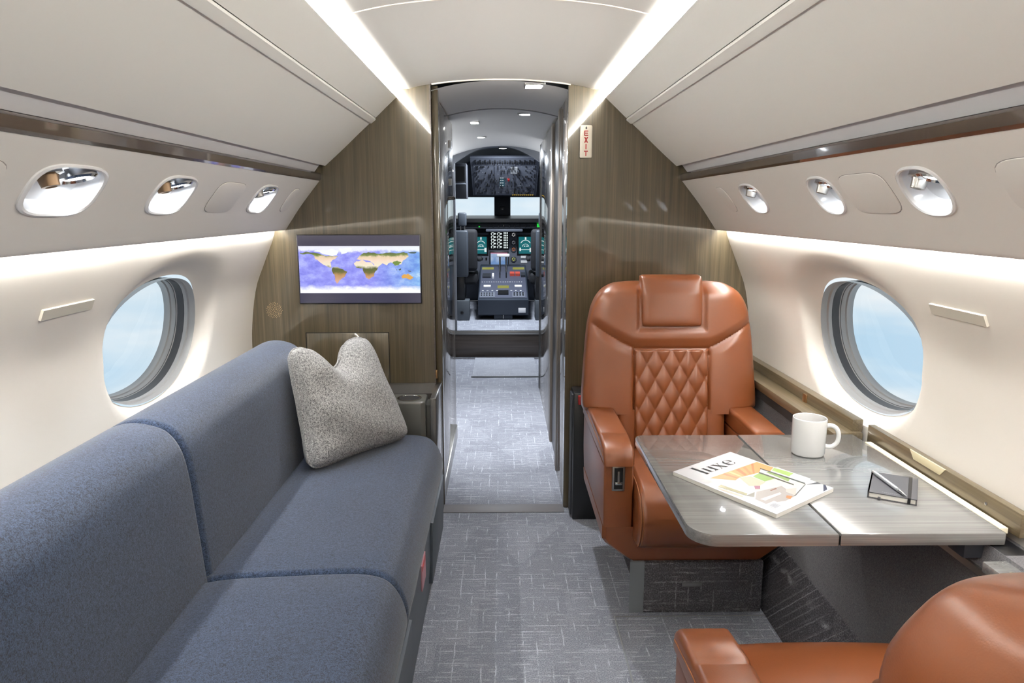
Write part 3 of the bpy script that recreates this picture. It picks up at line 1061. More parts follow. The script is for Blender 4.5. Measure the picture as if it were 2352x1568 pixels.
def ped(name, items, m, stuff=False, parent=None):
    bm = bmesh.new()
    rot = Matrix.Rotation(math.atan2(0.28, 0.95), 3, 'X')
    for x, y, wx, wy, h in items:
        bm_box(bm, (x - wx / 2, y - wy / 2, pz(y) + 0.0), (x + wx / 2, y + wy / 2, pz(y) + h), 0.0, 1, rot)
    o = from_bm(name, bm, m, parent or cp, None)
    if stuff:
        o['kind'] = 'stuff'
    return o


M_YEL = glow('yellow_label', lin(196, 196, 92), 0.55)
ped('top_plate', [(0.015, 7.78, 0.49, 0.90, 0.004)], plain('pedestal_top', lin(74, 78, 94), 0.5))
ped('yellow_display', [(-0.155, 8.14, 0.13, 0.05, 0.012)], M_YEL)
ped('yellow_display', [(0.19, 8.14, 0.13, 0.05, 0.012)], M_YEL)
ped('yellow_display', [(0.015, 7.62, 0.12, 0.06, 0.012)], M_YEL)
ped('white_keypad', [(-0.155, 7.64, 0.075, 0.05, 0.012)], M_WHITE)
ped('white_keypad', [(0.175, 7.64, 0.075, 0.05, 0.012)], M_WHITE)
ped('red_guard', [(0.115, 7.95, 0.05, 0.06, 0.035)], plain('red_guard', lin(196, 84, 70), 0.4))
ped('red_guard', [(0.175, 7.95, 0.05, 0.06, 0.035)], plain('red_guard', lin(196, 84, 70), 0.4))
ped('dark_module', [(-0.165, 7.92, 0.09, 0.10, 0.02)], M_CKD)
ped('dark_module', [(0.235, 7.93, 0.045, 0.09, 0.03)], M_CKD)
ped('slot', [(-0.02, 7.95, 0.014, 0.16, 0.006)], M_BLACK)
ped('slot', [(0.05, 7.95, 0.014, 0.16, 0.006)], M_BLACK)
ped('trim_handle', [(-0.095, 7.90, 0.02, 0.10, 0.03)], M_WHITE)
ped('radio_panel', [(-0.15, 7.42, 0.16, 0.14, 0.008)], M_CKP)
ped('radio_panel', [(0.175, 7.42, 0.13, 0.14, 0.008)], M_CKP)
ped('radio_keys', [(-0.21 + 0.028 * i, 7.40 + 0.05 * j, 0.012, 0.02, 0.014) for i in range(5) for j in range(2)] + [(0.13 + 0.03 * i, 7.40 + 0.05 * j, 0.014, 0.018, 0.018) for i in range(4) for j in range(2)], M_BLACK, True)
ped('white_legends', [(-0.21 + 0.025 * i, 7.76, 0.012, 0.008, 0.006) for i in range(18)] + [(-0.2 + 0.05 * i, 7.53, 0.02, 0.008, 0.006) for i in range(9)], M_WHITE, True)
ped('cursor_pad', [(0.015, 7.47, 0.11, 0.10, 0.014)], M_BLACK)
for x in (-0.02, 0.05):
    tube('throttle_lever', [(x, 8.05, pz(8.05)), (x, 8.10, 0.76), (x, 8.16, 0.845)], 0.010, M_BLACK, cp, 8)
box('throttle_grip', (-0.055, 8.14, 0.84), (0.09, 8.19, 0.875), M_WHITE, cp, 0.010)


# pilot seats --------------------------------------------------------------
def pilot_seat(x, lab):
    t = thing('pilot_seat', lab, 'seat', (x, 7.35, CKF), 'two pilot seats')
    s = -1 if x < 0 else 1
    box('seat_rail_box', (x - 0.09, 7.26, CKF - 0.0), (x + 0.055, 7.45, 0.455), plain('rail_box_grey', lin(78, 84, 90), 0.5), t, 0.008)
    lathe('rail_knob', [(0.016, 0), (0.016, 0.012), (0.006, 0.014)], (x - 0.02, 7.26, 0.33), M_BLACK, t, 16, (0, -1, 0))
    box('seat_post', (x - 0.09, 7.30, 0.455), (x + 0.01, 7.62, 0.70), M_BLACK, t, 0.012)
    box('seat_pan', (x - 0.14, 7.42, 0.60), (x + 0.13, 7.90, 0.72), M_SEATB, t, 0.03, 3)
    box('back_shell', (x - 0.085, 7.29, 0.69), (x + 0.045, 7.39, 1.16), M_SEATG, t, 0.018, 3)
    box('back_cushion', (x - 0.13, 7.39, 0.74), (x + 0.135, 7.52, 1.17), M_SEATB, t, 0.04, 4)
    box('headrest', (x - 0.055, 7.31, 1.20), (x + 0.03, 7.42, 1.335), M_SEATG, t, 0.015, 3)
    tube('headrest_bar', [(x - 0.03, 7.36, 1.14), (x - 0.03, 7.36, 1.22)], 0.008, M_STEEL, t, 8)
    tube('headrest_bar', [(x + 0.01, 7.36, 1.14), (x + 0.01, 7.36, 1.22)], 0.008, M_STEEL, t, 8)
    for q in (-1, 1):
        box('arm_rest', (x + q * 0.155 - 0.02, 7.42, 0.84), (x + q * 0.155 + 0.02, 7.72, 0.88), M_SEATB, t, 0.012, 3)
    return t


pilot_seat(-0.385, 'grey and black pilot seat on left of the flight deck')
pilot_seat(0.432, 'grey and black pilot seat on right, half hidden by the passage wall')
ld = bpy.data.lights.new('deck_dome', 'AREA')
ld.shape = 'DISK'
ld.size = 0.25
ld.energy = 38
ld.color = (0.85, 0.92, 1.0)
lo = bpy.data.objects.new('deck_dome', ld)
lo.location = (0.0, 7.1, 1.90)
COL.objects.link(lo)

# ------------------------------------------------------------------ reading lights in the service panels
ORD = {'left': ['nearest', 'middle', 'farthest'], 'right': ['nearest', 'middle', 'farthest']}
for sname, sd in SIDES:
    PS = Swept([(0.776, 1.492), (0.86, 1.388), (0.922, 1.300)], sd, 24)
    for i, (cu, ruu) in enumerate(LIGHTS[sname]):
        h = dict(cu=cu, cv=PS.L * 0.46, ru=ruu, rv=0.056, n=3.2 if sd < 0 else 2.6)
        c = PS.at(cu, h['cv'], 0)
        where = {('left', 0): 'nearest on the left panel, above the sofa', ('left', 1): 'second along the left panel, above the window', ('left', 2): 'farthest on the left panel, beside the bulkhead', ('right', 0): 'nearest on the right panel, above the table', ('right', 1): 'second along the right panel, above the window', ('right', 2): 'farthest on the right panel, above the facing armchair'}[(sname, i)]
        t = thing('reading_light', 'recessed oval reading light and air nozzle, ' + where, 'reading light', tuple(c), 'reading lights in the service panels')
        ring_on('bezel', PS, h, [(1.10, 0.0005), (1.09, -0.003), (1.03, -0.005), (0.97, -0.003), (0.95, 0.004)], M_WHITE, t)
        # bowl
        nrm = PS.at(cu, h['cv'], 1.0) - c
        ring_on('bowl', PS, h, [(0.965, 0.0), (0.95, 0.012), (0.93, 0.024), (0.85, 0.034), (0.55, 0.038), (0.02, 0.038)], M_BOWL, t)
        # lamp and nozzle sit in the upper half
        dn = Vector((sd * 0.18, 0, -1)).normalized()
        for kind, off in (('lamp', 0.42 if sd < 0 else -0.25), ('nozzle', -0.42 if sd < 0 else 0.35)):
            q = PS.at(cu + off * ruu, h['cv'] - 0.020, 0.020)
            ax = (-nrm * 0.55 + dn * 0.8).normalized()
            if kind == 'lamp':
                lr = min(0.030, ruu * 0.36)
                lathe('lamp_ring', [(lr * 1.25, -0.012), (lr * 1.3, 0.004), (lr * 1.1, 0.008), (lr, 0.002)], q, M_CHROME, t, 24, ax, False)
                lathe('lamp_lens', [(lr * 1.02, 0.001), (lr * 0.7, 0.004), (0.0006, 0.005)], q, M_LENS, t, 24, ax)
                ld = bpy.data.lights.new('reading_beam', 'SPOT')
                ld.energy = 9.0 if sd < 0 else 4.0
                ld.spot_size = math.radians(70)
                ld.spot_blend = 0.35
                ld.shadow_soft_size = 0.02
                ld.color = (0.90, 0.95, 1.0)
                lo = bpy.data.objects.new('reading_beam', ld)
                lo.location = q + ax * 0.03
                lo.rotation_euler = Vector((-sd * 0.05, 0, -1)).to_track_quat('-Z', 'Y').to_euler()
                COL.objects.link(lo)
            else:
                nr = min(0.017, ruu * 0.2)
                lathe('nozzle_socket', [(nr * 1.7, -0.012), (nr * 1.75, 0.002), (nr * 1.2, 0.004)], q, M_CHROME, t, 20, ax, False)
                lathe('air_nozzle', [(nr * 1.2, -0.004), (nr * 1.1, 0.006), (nr * 0.95, 0.024), (nr * 0.6, 0.025), (nr * 0.5, 0.012)], q, plain('nozzle_bronze', lin(128, 106, 84), 0.35, 0.8) if i < 2 and sd < 0 else M_STEEL, t, 20, ax)

# ------------------------------------------------------------------ sofa
sofa = thing('sofa', 'long blue-grey felt sofa along the left wall', 'sofa', (-0.65, 1.7, 0))


def inset(prof, d):
    n = len(prof)
    out = []
    cx = sum(q[0] for q in prof) / n
    cz = sum(q[1] for q in prof) / n
    for i in range(n):
        a, b2 = Vector(prof[i - 1]), Vector(prof[(i + 1) % n])
        t = (b2 - a).normalized()
        nn = Vector((-t.y, t.x))
        p0 = Vector(prof[i])
        if nn.dot(Vector((cx, cz)) - p0) < 0:
            nn = -nn
        out.append(p0 + nn * d)
    return out


def pad(name, prof, y0, y1, r, m, parent, crown=0.0, nst=10):
    N = 72
    L = [Vector((a, b2, 0)) for a, b2 in prof]
    cl = spline(L + [L[0]], N + 1)[:-1]
    base = [(q.x, q.y) for q in cl]
    rings = []
    ys = [(y0 + r * (1 - math.cos(k * math.pi / 2 / 6)), r * (1 - math.sin(k * math.pi / 2 / 6))) for k in range(7)]
    mids = [(y0 + r + (y1 - y0 - 2 * r) * k / nst, 0) for k in range(1, nst)]
    ye = [(y0 + y1 - a, b2) for a, b2 in ys[::-1]]
    for yy, ins in ys + mids + ye:
        pr_ = inset(base, ins) if ins > 1e-6 else [Vector(q) for q in base]
        rings.append([(q.x, yy, q.y) for q in pr_])
    return loft(name, rings, m, parent, True, 50)


SEAT = [(-0.80, 0.43), (-0.70, 0.449), (-0.55, 0.457), (-0.42, 0.462), (-0.345, 0.460), (-0.295, 0.445), (-0.262, 0.405), (-0.246, 0.355), (-0.246, 0.315), (-0.262, 0.300), (-0.35, 0.295), (-0.60, 0.295), (-0.80, 0.295), (-0.83, 0.36)]
BACK = [(-0.752, 0.42), (-0.760, 0.52), (-0.768, 0.62), (-0.776, 0.715), (-0.790, 0.785), (-0.820, 0.832), (-0.865, 0.852), (-0.915, 0.856), (-0.965, 0.840), (-1.02, 0.80), (-1.066, 0.74), (-1.080, 0.62), (-1.060, 0.48), (-0.95, 0.38), (-0.82, 0.38)]
for y0, y1 in ((1.705, 2.84), (0.56, 1.700)):
    pad('seat_cushion', SEAT, y0, y1, 0.018, M_FELT, sofa)
for y0, y1 in ((1.723, 2.845), (0.56, 1.718)):
    pad('back_cushion', BACK, y0, y1, 0.020, M_FELT, sofa)
prism('base_panel', [(-0.266, 0.0), (-0.254, 0.15), (-0.252, 0.30), (-1.0, 0.30), (-1.0, 0.0)], 'y', 0.56, 2.86, M_BASE, sofa, 0.004)
prism('base_flap', [(-0.2665, 0.06), (-0.248, 0.06), (-0.242, 0.29), (-0.252, 0.292)], 'y', 0.75, 1.76, M_BASE, sofa, 0.003)
prism('base_flap', [(-0.2665, 0.06), (-0.248, 0.06), (-0.242, 0.29), (-0.252, 0.292)], 'y', 2.36, 2.83, M_BASE, sofa, 0.003)
tg = prism('warning_tag', [(2.06, 0.20), (2.16, 0.20), (2.16, 0.285), (2.06, 0.285)], 'x', -0.2525, -0.2485, plain('tag_pink', lin(206, 150, 160), 0.5), sofa)
tg['label'] = 'pale red warning tag'
prism('tag_stripe', [(2.07, 0.262), (2.15, 0.262), (2.15, 0.278), (2.07, 0.278)], 'x', -0.2487, -0.2478, M_RED, tg)

# side console with cup holder at the sofa's far end
sc_ = thing('side_console', 'grey side console with round cup holder between the sofa and bulkhead', 'console', (-0.45, 3.0, 0))
prism('console_body', [(2.99, 0.0), (YB - 0.002, 0.0), (YB - 0.002, 0.600), (3.04, 0.598), (2.99, 0.594)], 'x', -0.97, -0.283, M_LACQL, sc_, 0.006)
box('aisle_cheek', (-0.298, 2.875, 0.0), (-0.272, YB - 0.002, 0.602), M_LACQL, sc_, 0.004)
prism('cup_block', [(-0.475, 3.0), (-0.475, 2.87), (-0.46, 2.865), (-0.335, 2.865), (-0.318, 2.88), (-0.318, 3.0)], 'z', 0.30, 0.590, plain('cup_block_grey', lin(84, 84, 80), 0.35, coat=0.3), sc_, 0.010, 3)
lathe('cup_rim', [(0.050, 0.0), (0.051, 0.004), (0.044, 0.005), (0.041, 0.001)], (-0.388, 2.925, 0.5885), M_CHROME, sc_, 32, cap=False)
lathe('cup_well', [(0.042, 0.003), (0.040, 0.0022), (0.0005, 0.002)], (-0.388, 2.925, 0.5885), M_DARK, sc_, 32)
box('side_recess', (-0.318, 2.90, 0.30), (-0.298, 2.99, 0.57), plain('recess_dark', lin(70, 70, 66), 0.5), sc_, 0.002)

# throw pillow
pw = thing('throw_pillow', 'grey boucle throw pillow with a dented top in the sofa corner', 'pillow', (-0.55, 2.63, 0.46))
PC = [Vector((-0.690, 2.405, 0.452)), Vector((-0.374, 2.795, 0.458)), Vector((-0.566, 2.895, 0.868)), Vector((-0.775, 2.520, 0.888))]
pn = (PC[1] - PC[0]).cross(PC[3] - PC[0]).normalized()
if pn.y > 0:
    pn = -pn
NU = 44
V, Fc = [], []
for side in (1, -1):
    for i in range(NU + 1):
        for j in range(NU + 1):
            u, v = i / NU, j / NU
            # pinch sides inwards, corners stay
            uu = u + (0.5 - u) * 0.10 * math.sin(math.pi * v) * abs(2 * u - 1) ** 2
            chop = 0.30 * math.exp(-((u - 0.46) / 0.17) ** 2) * v ** 3
            vv = v + (0.5 - v) * 0.07 * math.sin(math.pi * u) * abs(2 * v - 1) ** 2 - chop * 0.68
            rc = 0.05 * (abs(2 * u - 1) * abs(2 * v - 1)) ** 5
            uu += (0.5 - uu) * rc * 2
            vv += (0.5 - vv) * rc * 2
            q = PC[0].lerp(PC[1], uu).lerp(PC[3].lerp(PC[2], uu), vv)
            e = (max(0.0, 1 - abs(2 * u - 1) ** 2.6) * max(0.0, 1 - abs(2 * v - 1) ** 2.6)) ** 0.5
            e = max(e, 0.0) * 0.088 + 0.012 * min(1.0, e * 5)
            dent = 0.050 * math.exp(-((u - 0.50) / 0.15) ** 2) * smoothstep(0.45, 1.0, v)
            wr = 0.004 * math.sin(9 * u + 14 * v) * e / 0.09 + 0.005 * math.sin(20 * v - 6 * u) * math.exp(-((u - 0.12) / 0.12) ** 2) * e / 0.09
            V.append(q + pn * side * (max(0.0, e - dent) + wr) + pn * 0.01)
W = NU + 1
for s in range(2):
    o_ = s * W * W
    for i in range(NU):
        for j in range(NU):
            Fc.append((o_ + i * W + j, o_ + (i + 1) * W + j, o_ + (i + 1) * W + j + 1, o_ + i * W + j + 1))
bm = bmesh.new()
bv = [bm.verts.new(v) for v in V]
for fc in Fc:
    bm.faces.new([bv[i] for i in fc])
bmesh.ops.remove_doubles(bm, verts=bm.verts, dist=0.0015)
from_bm('cover', bm, M_BOUCLE, pw, 80)
edge = [(i, 0) for i in range(NU)] + [(NU, j) for j in range(NU)] + [(NU - i, NU) for i in range(NU)] + [(0, NU - j) for j in range(NU)]
tube('seam_welt', [Vector(V[i * W + j]) for i, j in edge], 0.004, M_BOUCLE, pw, 6, True, True)

# wall screen -----------------------------------------------------------------
tv = thing('wall_screen', 'flat screen showing a world map on the left bulkhead', 'screen', (-0.62, YB, 1.1))
X0, X1, Z0, Z1 = -0.885, -0.356, 0.964, 1.258
box('bezel', (X0 - 0.004, YB - 0.010, Z0 - 0.004), (X1 + 0.004, YB, Z1 + 0.004), M_BLACK, tv, 0.002)
m_, T, b = mat('letterbox', (0.01, 0.01, 0.012, 1), 0.15)
b.inputs['Emission Color'].default_value = lin(62, 60, 84)
b.inputs['Emission Strength'].default_value = 0.8
scr = box('screen', (X0, YB - 0.0115, Z0), (X1, YB - 0.009, Z1), m_, tv, 0.0)
MZ0, MZ1 = Z0 + 0.15 * (Z1 - Z0), Z0 + 0.845 * (Z1 - Z0)
MX0, MX1 = X0 + 0.003, X1 - 0.001


def mp(q):
    return MX0 + (q[0] - 150) / 2005 * (MX1 - MX0), MZ0 + (1108 - q[1]) / 788 * (MZ1 - MZ0)


m_, T, b = mat('ocean_picture', (0.01, 0.01, 0.01, 1), 0.2)
p_ = T.pos()
px_, py_, pz_ = T.sep(p_)
zc = T.math('DIVIDE', T.math('SUBTRACT', T.math('ADD', pz_, 1.1), MZ0), MZ1 - MZ0)
xc = T.math('DIVIDE', T.math('SUBTRACT', T.math('ADD', px_, -0.62), MX0), MX1 - MX0)
n1 = T.noise(T.mapped(p_, (1, 1, 1.6)), 22, 5, 0.65)
sea = T.ramp(n1, [(0.30, lin(118, 122, 232)), (0.5, lin(150, 152, 246)), (0.68, lin(180, 186, 252))])
sea = T.mix(T.math('MULTIPLY', T.math('SUBTRACT', xc, 0.6), 2.2, clamp=True), sea, T.ramp(n1, [(0.35, lin(96, 150, 228)), (0.55, lin(130, 190, 240)), (0.7, lin(190, 225, 248))]))
zz = T.math('ADD', zc, T.math('MULTIPLY', T.math('SUBTRACT', n1, 0.5), 0.22))
ice = T.ramp(zz, [(0.08, (1, 1, 1, 1)), (0.16, (0, 0, 0, 1)), (0.86, (0, 0, 0, 1)), (0.92, (0.85, 0.85, 0.85, 1))])
T.l.new(T.mix(ice, sea, lin(250, 252, 255)), b.inputs['Emission Color'])
b.inputs['Emission Strength'].default_value = 1.0
mk('map_picture', [(MX0, YB - 0.0121, MZ0), (MX1, YB - 0.0121, MZ0), (MX1, YB - 0.0121, MZ1), (MX0, YB - 0.0121, MZ1)], [(0, 1, 2, 3)], m_, scr, None)
m_, T, b = mat('land_picture', (0.01, 0.01, 0.01, 1), 0.2)
p_ = T.pos()
px_, py_, pz_ = T.sep(p_)
zc = T.math('DIVIDE', T.math('SUBTRACT', T.math('ADD', pz_, 1.1), MZ0), MZ1 - MZ0)
n1 = T.noise(p_, 30, 5, 0.7)
zz = T.math('ADD', zc, T.math('MULTIPLY', T.math('SUBTRACT', n1, 0.5), 0.16))
land = T.ramp(zz, [(0.24, lin(226, 176, 150)), (0.38, lin(196, 150, 96)), (0.44, lin(112, 108, 52)), (0.53, lin(88, 98, 44)), (0.58, lin(250, 240, 214)), (0.69, lin(252, 226, 205)), (0.77, lin(240, 214, 180)), (0.81, lin(120, 140, 62)), (0.86, lin(86, 100, 60)), (0.95, lin(240, 244, 244))])
T.l.new(land, b.inputs['Emission Color'])
b.inputs['Emission Strength'].default_value = 0.95
m_aus = glow('outback_picture', lin(236, 176, 84), 0.9)
m_ice = glow('ice_picture', lin(246, 250, 252), 1.0)
m_isl = glow('island_picture', lin(70, 96, 96), 0.8)
LAND = [([(170, 430), (300, 415), (420, 430), (560, 470), (700, 490), (800, 485), (760, 530), (700, 560), (662, 592), (600, 590), (562, 632), (640, 652), (692, 680), (640, 672), (556, 632), (500, 590), (430, 540), (410, 480), (330, 450), (220, 460)], 'n'),
        ([(400, 405), (560, 380), (700, 362), (820, 400), (780, 470), (600, 462)], 'i'),
        ([(815, 360), (930, 345), (1040, 360), (1000, 410), (930, 440), (860, 460)], 'i'),
        ([(700, 680), (780, 668), (850, 700), (945, 745), (900, 830), (842, 870), (800, 910), (762, 950), (738, 900), (752, 820), (702, 760), (690, 722)], 's'),
        ([(1060, 610), (1102, 570), (1200, 550), (1350, 592), (1392, 640), (1460, 680), (1402, 760), (1382, 830), (1300, 880), (1252, 850), (1212, 740), (1200, 690), (1092, 680)], 'a'),
        ([(1110, 540), (1150, 490), (1230, 432), (1400, 428), (1600, 432), (1900, 420), (1952, 440), (1970, 500), (1880, 560), (1852, 622), (1772, 650), (1750, 602), (1652, 590), (1602, 642), (1520, 604), (1442, 690), (1402, 642), (1350, 590), (1282, 560), (1182, 550)], 'e'),
        ([(1840, 832), (1872, 800), (1902, 790), (1930, 798), (1952, 780), (2000, 810), (2042, 842), (2002, 880), (1932, 860), (1862, 862)], 'u'),
        ([(1700, 600), (1780, 560), (1850, 590), (1800, 640), (1740, 650)], 'g'),
        ([(1800, 712), (1840, 690), (1842, 716), (1812, 728)], 'd'), ([(1950, 728), (2000, 735), (2010, 750), (1970, 748)], 'd'), ([(1740, 680), (1780, 720), (1772, 726)], 'd'),
        ([(1960, 425), (2110, 415), (2090, 440), (1990, 440)], 'd')]
for k, (poly, kd) in enumerate(LAND):
    for it in range(2):
        nw = []
        for a_, b_ in zip(poly, poly[1:] + poly[:1]):
            ln_ = math.hypot(b_[0] - a_[0], b_[1] - a_[1])
            nw += [a_, ((a_[0] + b_[0]) / 2 + random.uniform(-0.12, 0.12) * ln_, (a_[1] + b_[1]) / 2 + random.uniform(-0.12, 0.12) * ln_)]
        poly = nw
    V = [(mp(q)[0], YB - 0.0124 - 0.00002 * k, mp(q)[1]) for q in poly]
    bm = bmesh.new()
    bm.faces.new([bm.verts.new(v) for v in V])
    bmesh.ops.triangulate(bm, faces=bm.faces[:])
    from_bm('land_shape', bm, {'u': m_aus, 'i': m_ice, 'd': m_isl, 'g': glow('rice_picture', lin(120, 150, 70), 0.9)}.get(kd, m_), scr, None)

# ------------------------------------------------------------------ exit sign
ex = thing('exit_sign', 'small white EXIT sign with red upright letters on right bulkhead', 'sign', (0.36, YB, 1.65))
box('plate', (0.334, YB - 0.012, 1.584), (0.386, YB, 1.720), M_SIGN, ex, 0.006, 3)


def rects(name, rr, y, m, parent):
    V, Fc = [], []
    for quad in rr:
        k = len(V)
        V += [(a, y, b2) for a, b2 in quad]
        Fc.append((k, k + 1, k + 2, k + 3))
    return mk(name, V, Fc, m, parent, None)


def R4(x0, z0, x1, z1):
    return [(x0, z0), (x1, z0), (x1, z1), (x0, z1)]


cx = 0.3595
hw_, st = 0.0085, 0.0042
EX = {'E': (1.675, 1.697), 'X': (1.647, 1.670), 'I': (1.620, 1.642), 'T': (1.592, 1.614)}
for ch, (z0, z1) in EX.items():
    zm = (z0 + z1) / 2
    if ch == 'E':
        rr = [R4(cx - hw_, z0, cx - hw_ + st, z1), R4(cx - hw_, z1 - st, cx + hw_, z1), R4(cx - hw_, zm - st / 2, cx + hw_ * 0.8, zm + st / 2), R4(cx - hw_, z0, cx + hw_, z0 + st)]
    elif ch == 'X':
        rr = [[(cx - hw_, z0), (cx - hw_ + st * 1.3, z0), (cx + hw_, z1), (cx + hw_ - st * 1.3, z1)], [(cx + hw_ - st * 1.3, z0), (cx + hw_, z0), (cx - hw_ + st * 1.3, z1), (cx - hw_, z1)]]
    elif ch == 'I':
        rr = [R4(cx - st / 2, z0, cx + st / 2, z1)]
    else:
        rr = [R4(cx - hw_, z1 - st, cx + hw_, z1), R4(cx - st / 2, z0, cx + st / 2, z1)]
    rects('letter', rr, YB - 0.0126, M_REDINK, ex)
rects('arrow_mark', [[(cx - 0.003, 1.703), (cx + 0.003, 1.703), (cx + 0.003, 1.710), (cx, 1.715)], [(cx - 0.003, 1.703), (cx, 1.703), (cx, 1.715), (cx - 0.003, 1.710)]], YB - 0.0126, M_INK, ex)

# ------------------------------------------------------------------ leather armchairs
def groove(d, w_=0.004):
    return math.exp(-(d / w_) ** 2)


def armchair(lab):
    t = thing('leather_armchair', lab, 'armchair', (0, 0, 0), 'pair of club armchairs at the table')
    HW = [(0.58, 0.335), (0.62, 0.345), (0.75, 0.338), (0.90, 0.325), (0.97, 0.312), (1.00, 0.303), (1.03, 0.288), (1.055, 0.268), (1.072, 0.243), (1.083, 0.215), (1.088, 0.17)]

    _sp = spline([Vector((a, b2, 0)) for a, b2 in HW], 160)
    HW = [(q.x, q.y) for q in _sp]

    def yc(z):
        return 0.15 + (z - 0.45) * 0.165
    # backrest upper
    rings = []
    zs = [0.585 + (1.04 - 0.585) * i / 74 for i in range(75)] + [1.04 + 0.0478 * math.sin(math.pi / 2 * i / 16) for i in range(1, 17)]
    NX, NB = 110, 24
    for iz, z in enumerate(zs):
        hw = interp(HW, z)
        top = smoothstep(1.045, 1.09, z)
        rnd = max(0.05, 1 - max(0.0, (z - 1.02) / 0.0685) ** 2.4) ** 0.5
        bot = smoothstep(0.61, 0.585, z)
        dep = 0.078 * rnd
        ring = []
        for k in range(NX + 1):
            s = -1 + 2 * k / NX
            x = hw * math.copysign(abs(s) ** 0.85 if abs(s) > 1e-6 else 0, s)
            a = abs(x)
            e = (1 - min(1.0, abs(s)) ** 7) ** (1 / 4)
            f = dep * e * (1 - 0.5 * bot * smoothstep(0.205, 0.245, abs(hw * s)))
            zseam = 0.838 + (0.085 * ((a - 0.146) / 0.15) ** 1.15 if a > 0.146 else 0.0)
            gq = groove(z - zseam, 0.0045)
            if z < zseam:
                gq = max(gq, groove(a - 0.147, 0.0045))
                bul = 0.010 * math.sin(math.pi * min(1, max(0, (a - 0.147) / max(0.02, hw - 0.147)))) if a > 0.147 else -0.006
                bul *= smoothstep(0.0, 0.04, zseam - z)
            else:
                bul = 0.014 * smoothstep(0.0, 0.045, z - zseam) * (1 - top)
            hr = smoothstep(0.014, 0.0, max(a - 0.126, 0.915 - z)) * 0.010 * (1 - top)
            ring.append((x, yc(z) - f - bul * e + gq * 0.008 * e + hr, z - 0.004 * 0))
        for k in range(1, NB):
            s = 1 - 2 * k / NB
            x = hw * s
            ring.append((x, yc(z) + (dep * 0.85) * (1 - abs(s) ** 3.2) ** 0.4, z))
        rings.append(ring)
    loft('backrest', rings, M_LEATHER, t, True, 60)
    # lower back between the arms
    rings = []
    for i in range(16):
        z = 0.40 + 0.20 * i / 15
        hw = 0.222
        ring = []
        for k in range(33):
            s = -1 + 2 * k / 32
            ring.append((hw * s, yc(z) - (0.078 + (0.010 * math.sin(math.pi * max(0.0, abs(hw * s) - 0.147) / 0.188) if abs(hw * s) > 0.147 else -0.006)) * (1 - abs(s) ** 10) ** 0.25 + 0.008 * groove(abs(hw * s) - 0.147, 0.005), z))
        ring += [(hw, yc(z) + 0.06, z), (-hw, yc(z) + 0.06, z)]
        rings.append(ring)
    loft('lower_back', rings, M_LEATHER, t, True, 60)
    # quilted centre panel
    NXq, NZq = 90, 120
    V, Fc = [], []
    z0, z1, hwq = 0.455, 0.834, 0.1445
    dw, dh = 0.289 / 4.5, 0.118
    for i in range(NZq + 1):
        z = z0 + (z1 - z0) * i / NZq
        for j in range(NXq + 1):
            x = -hwq + 2 * hwq * j / NXq
            a = (x / dw + (z1 - z) / dh)
            c = (x / dw - (z1 - z) / dh)
            sa, sb = abs(math.sin(math.pi * a)), abs(math.sin(math.pi * c))
            puff = (sa * sb) ** 0.42
            e = min(1.0, min(hwq - abs(x), z1 - z) / 0.006)
            e = max(0.0, e) ** 0.5
            V.append((x, yc(z) - 0.074 - (0.003 + 0.0115 * puff) * e + 0.008 * (1 - e), z))
    Wq = NXq + 1
    for i in range(NZq):
        for j in range(NXq):
            Fc.append((i * Wq + j, i * Wq + j + 1, (i + 1) * Wq + j + 1, (i + 1) * Wq + j))
    mk('quilted_panel', V, Fc, M_LEATHER, t, 80)
    # headrest
    N = 60
    rings = []
    for i in range(33):
        u = i / 32
        z = 0.918 + (1.118 - 0.918) * u
        eb = (1 - abs(2 * u - 1) ** 7) ** (1 / 3.5)
        hw = 0.120 * (0.965 + 0.035 * u) * (0.93 + 0.07 * eb)
        ring = []
        for k in range(N):
            a = 2 * math.pi * k / N
            c, s = math.cos(a), math.sin(a)
            q = (abs(c) ** 7 + abs(s) ** 7) ** (-1 / 7) if i not in (0, 32) else (abs(c) ** 7 + abs(s) ** 7) ** (-1 / 7) * 0.97
            dd = 0.038 * eb + 0.004
            yy = yc(min(z, 1.05)) + (z - 1.05 if z > 1.05 else 0) * 0.35
            ring.append((hw * c * q, yy - 0.062 + dd * s * q, z))
        rings.append(ring)
    loft('headrest', rings, M_LEATHER, t, True, 60)
    # seat cushion
    rings = []
    prof = [(0.10, 0.44), (0.0, 0.465), (-0.14, 0.476), (-0.28, 0.475), (-0.365, 0.462), (-0.412, 0.430), (-0.435, 0.378), (-0.428, 0.318), (-0.395, 0.272), (-0.335, 0.256), (-0.10, 0.255), (0.10, 0.255)]
    cl = spline([Vector((a, b2, 0)) for a, b2 in prof] + [Vector((prof[0][0], prof[0][1], 0))], 73)[:-1]
    base = [(q.x, q.y) for q in cl]
    hws, r = 0.219, 0.028
    xs = [(-hws + r * (1 - math.cos(k * math.pi / 12)), r * (1 - math.sin(k * math.pi / 12))) for k in range(7)]
    xs = xs + [(-hws + r + (2 * hws - 2 * r) * k / 12, 0) for k in range(1, 12)] + [(-a, b2) for a, b2 in xs[::-1]]
    for x, ins in xs:
        pr_ = inset(base, ins) if ins > 1e-6 else [Vector(q) for q in base]
        cr = 0.008 * (1 - (x / hws) ** 2)
        rings.append([(x, q.x, q.y + (cr if q.y > 0.35 else 0)) for q in pr_])
    sc2 = loft('seat_cushion', rings, M_LEATHER, t, True, 60)
    for sx in (-1, 1):
        for rr in (0.0, 0.008):
            ln = inset(base, 0.004)
            tube('piping', [(sx * (hws - 0.016 + rr), q.x, q.y) for q in ln[4:50]], 0.0022, M_STITCH, sc2, 6)
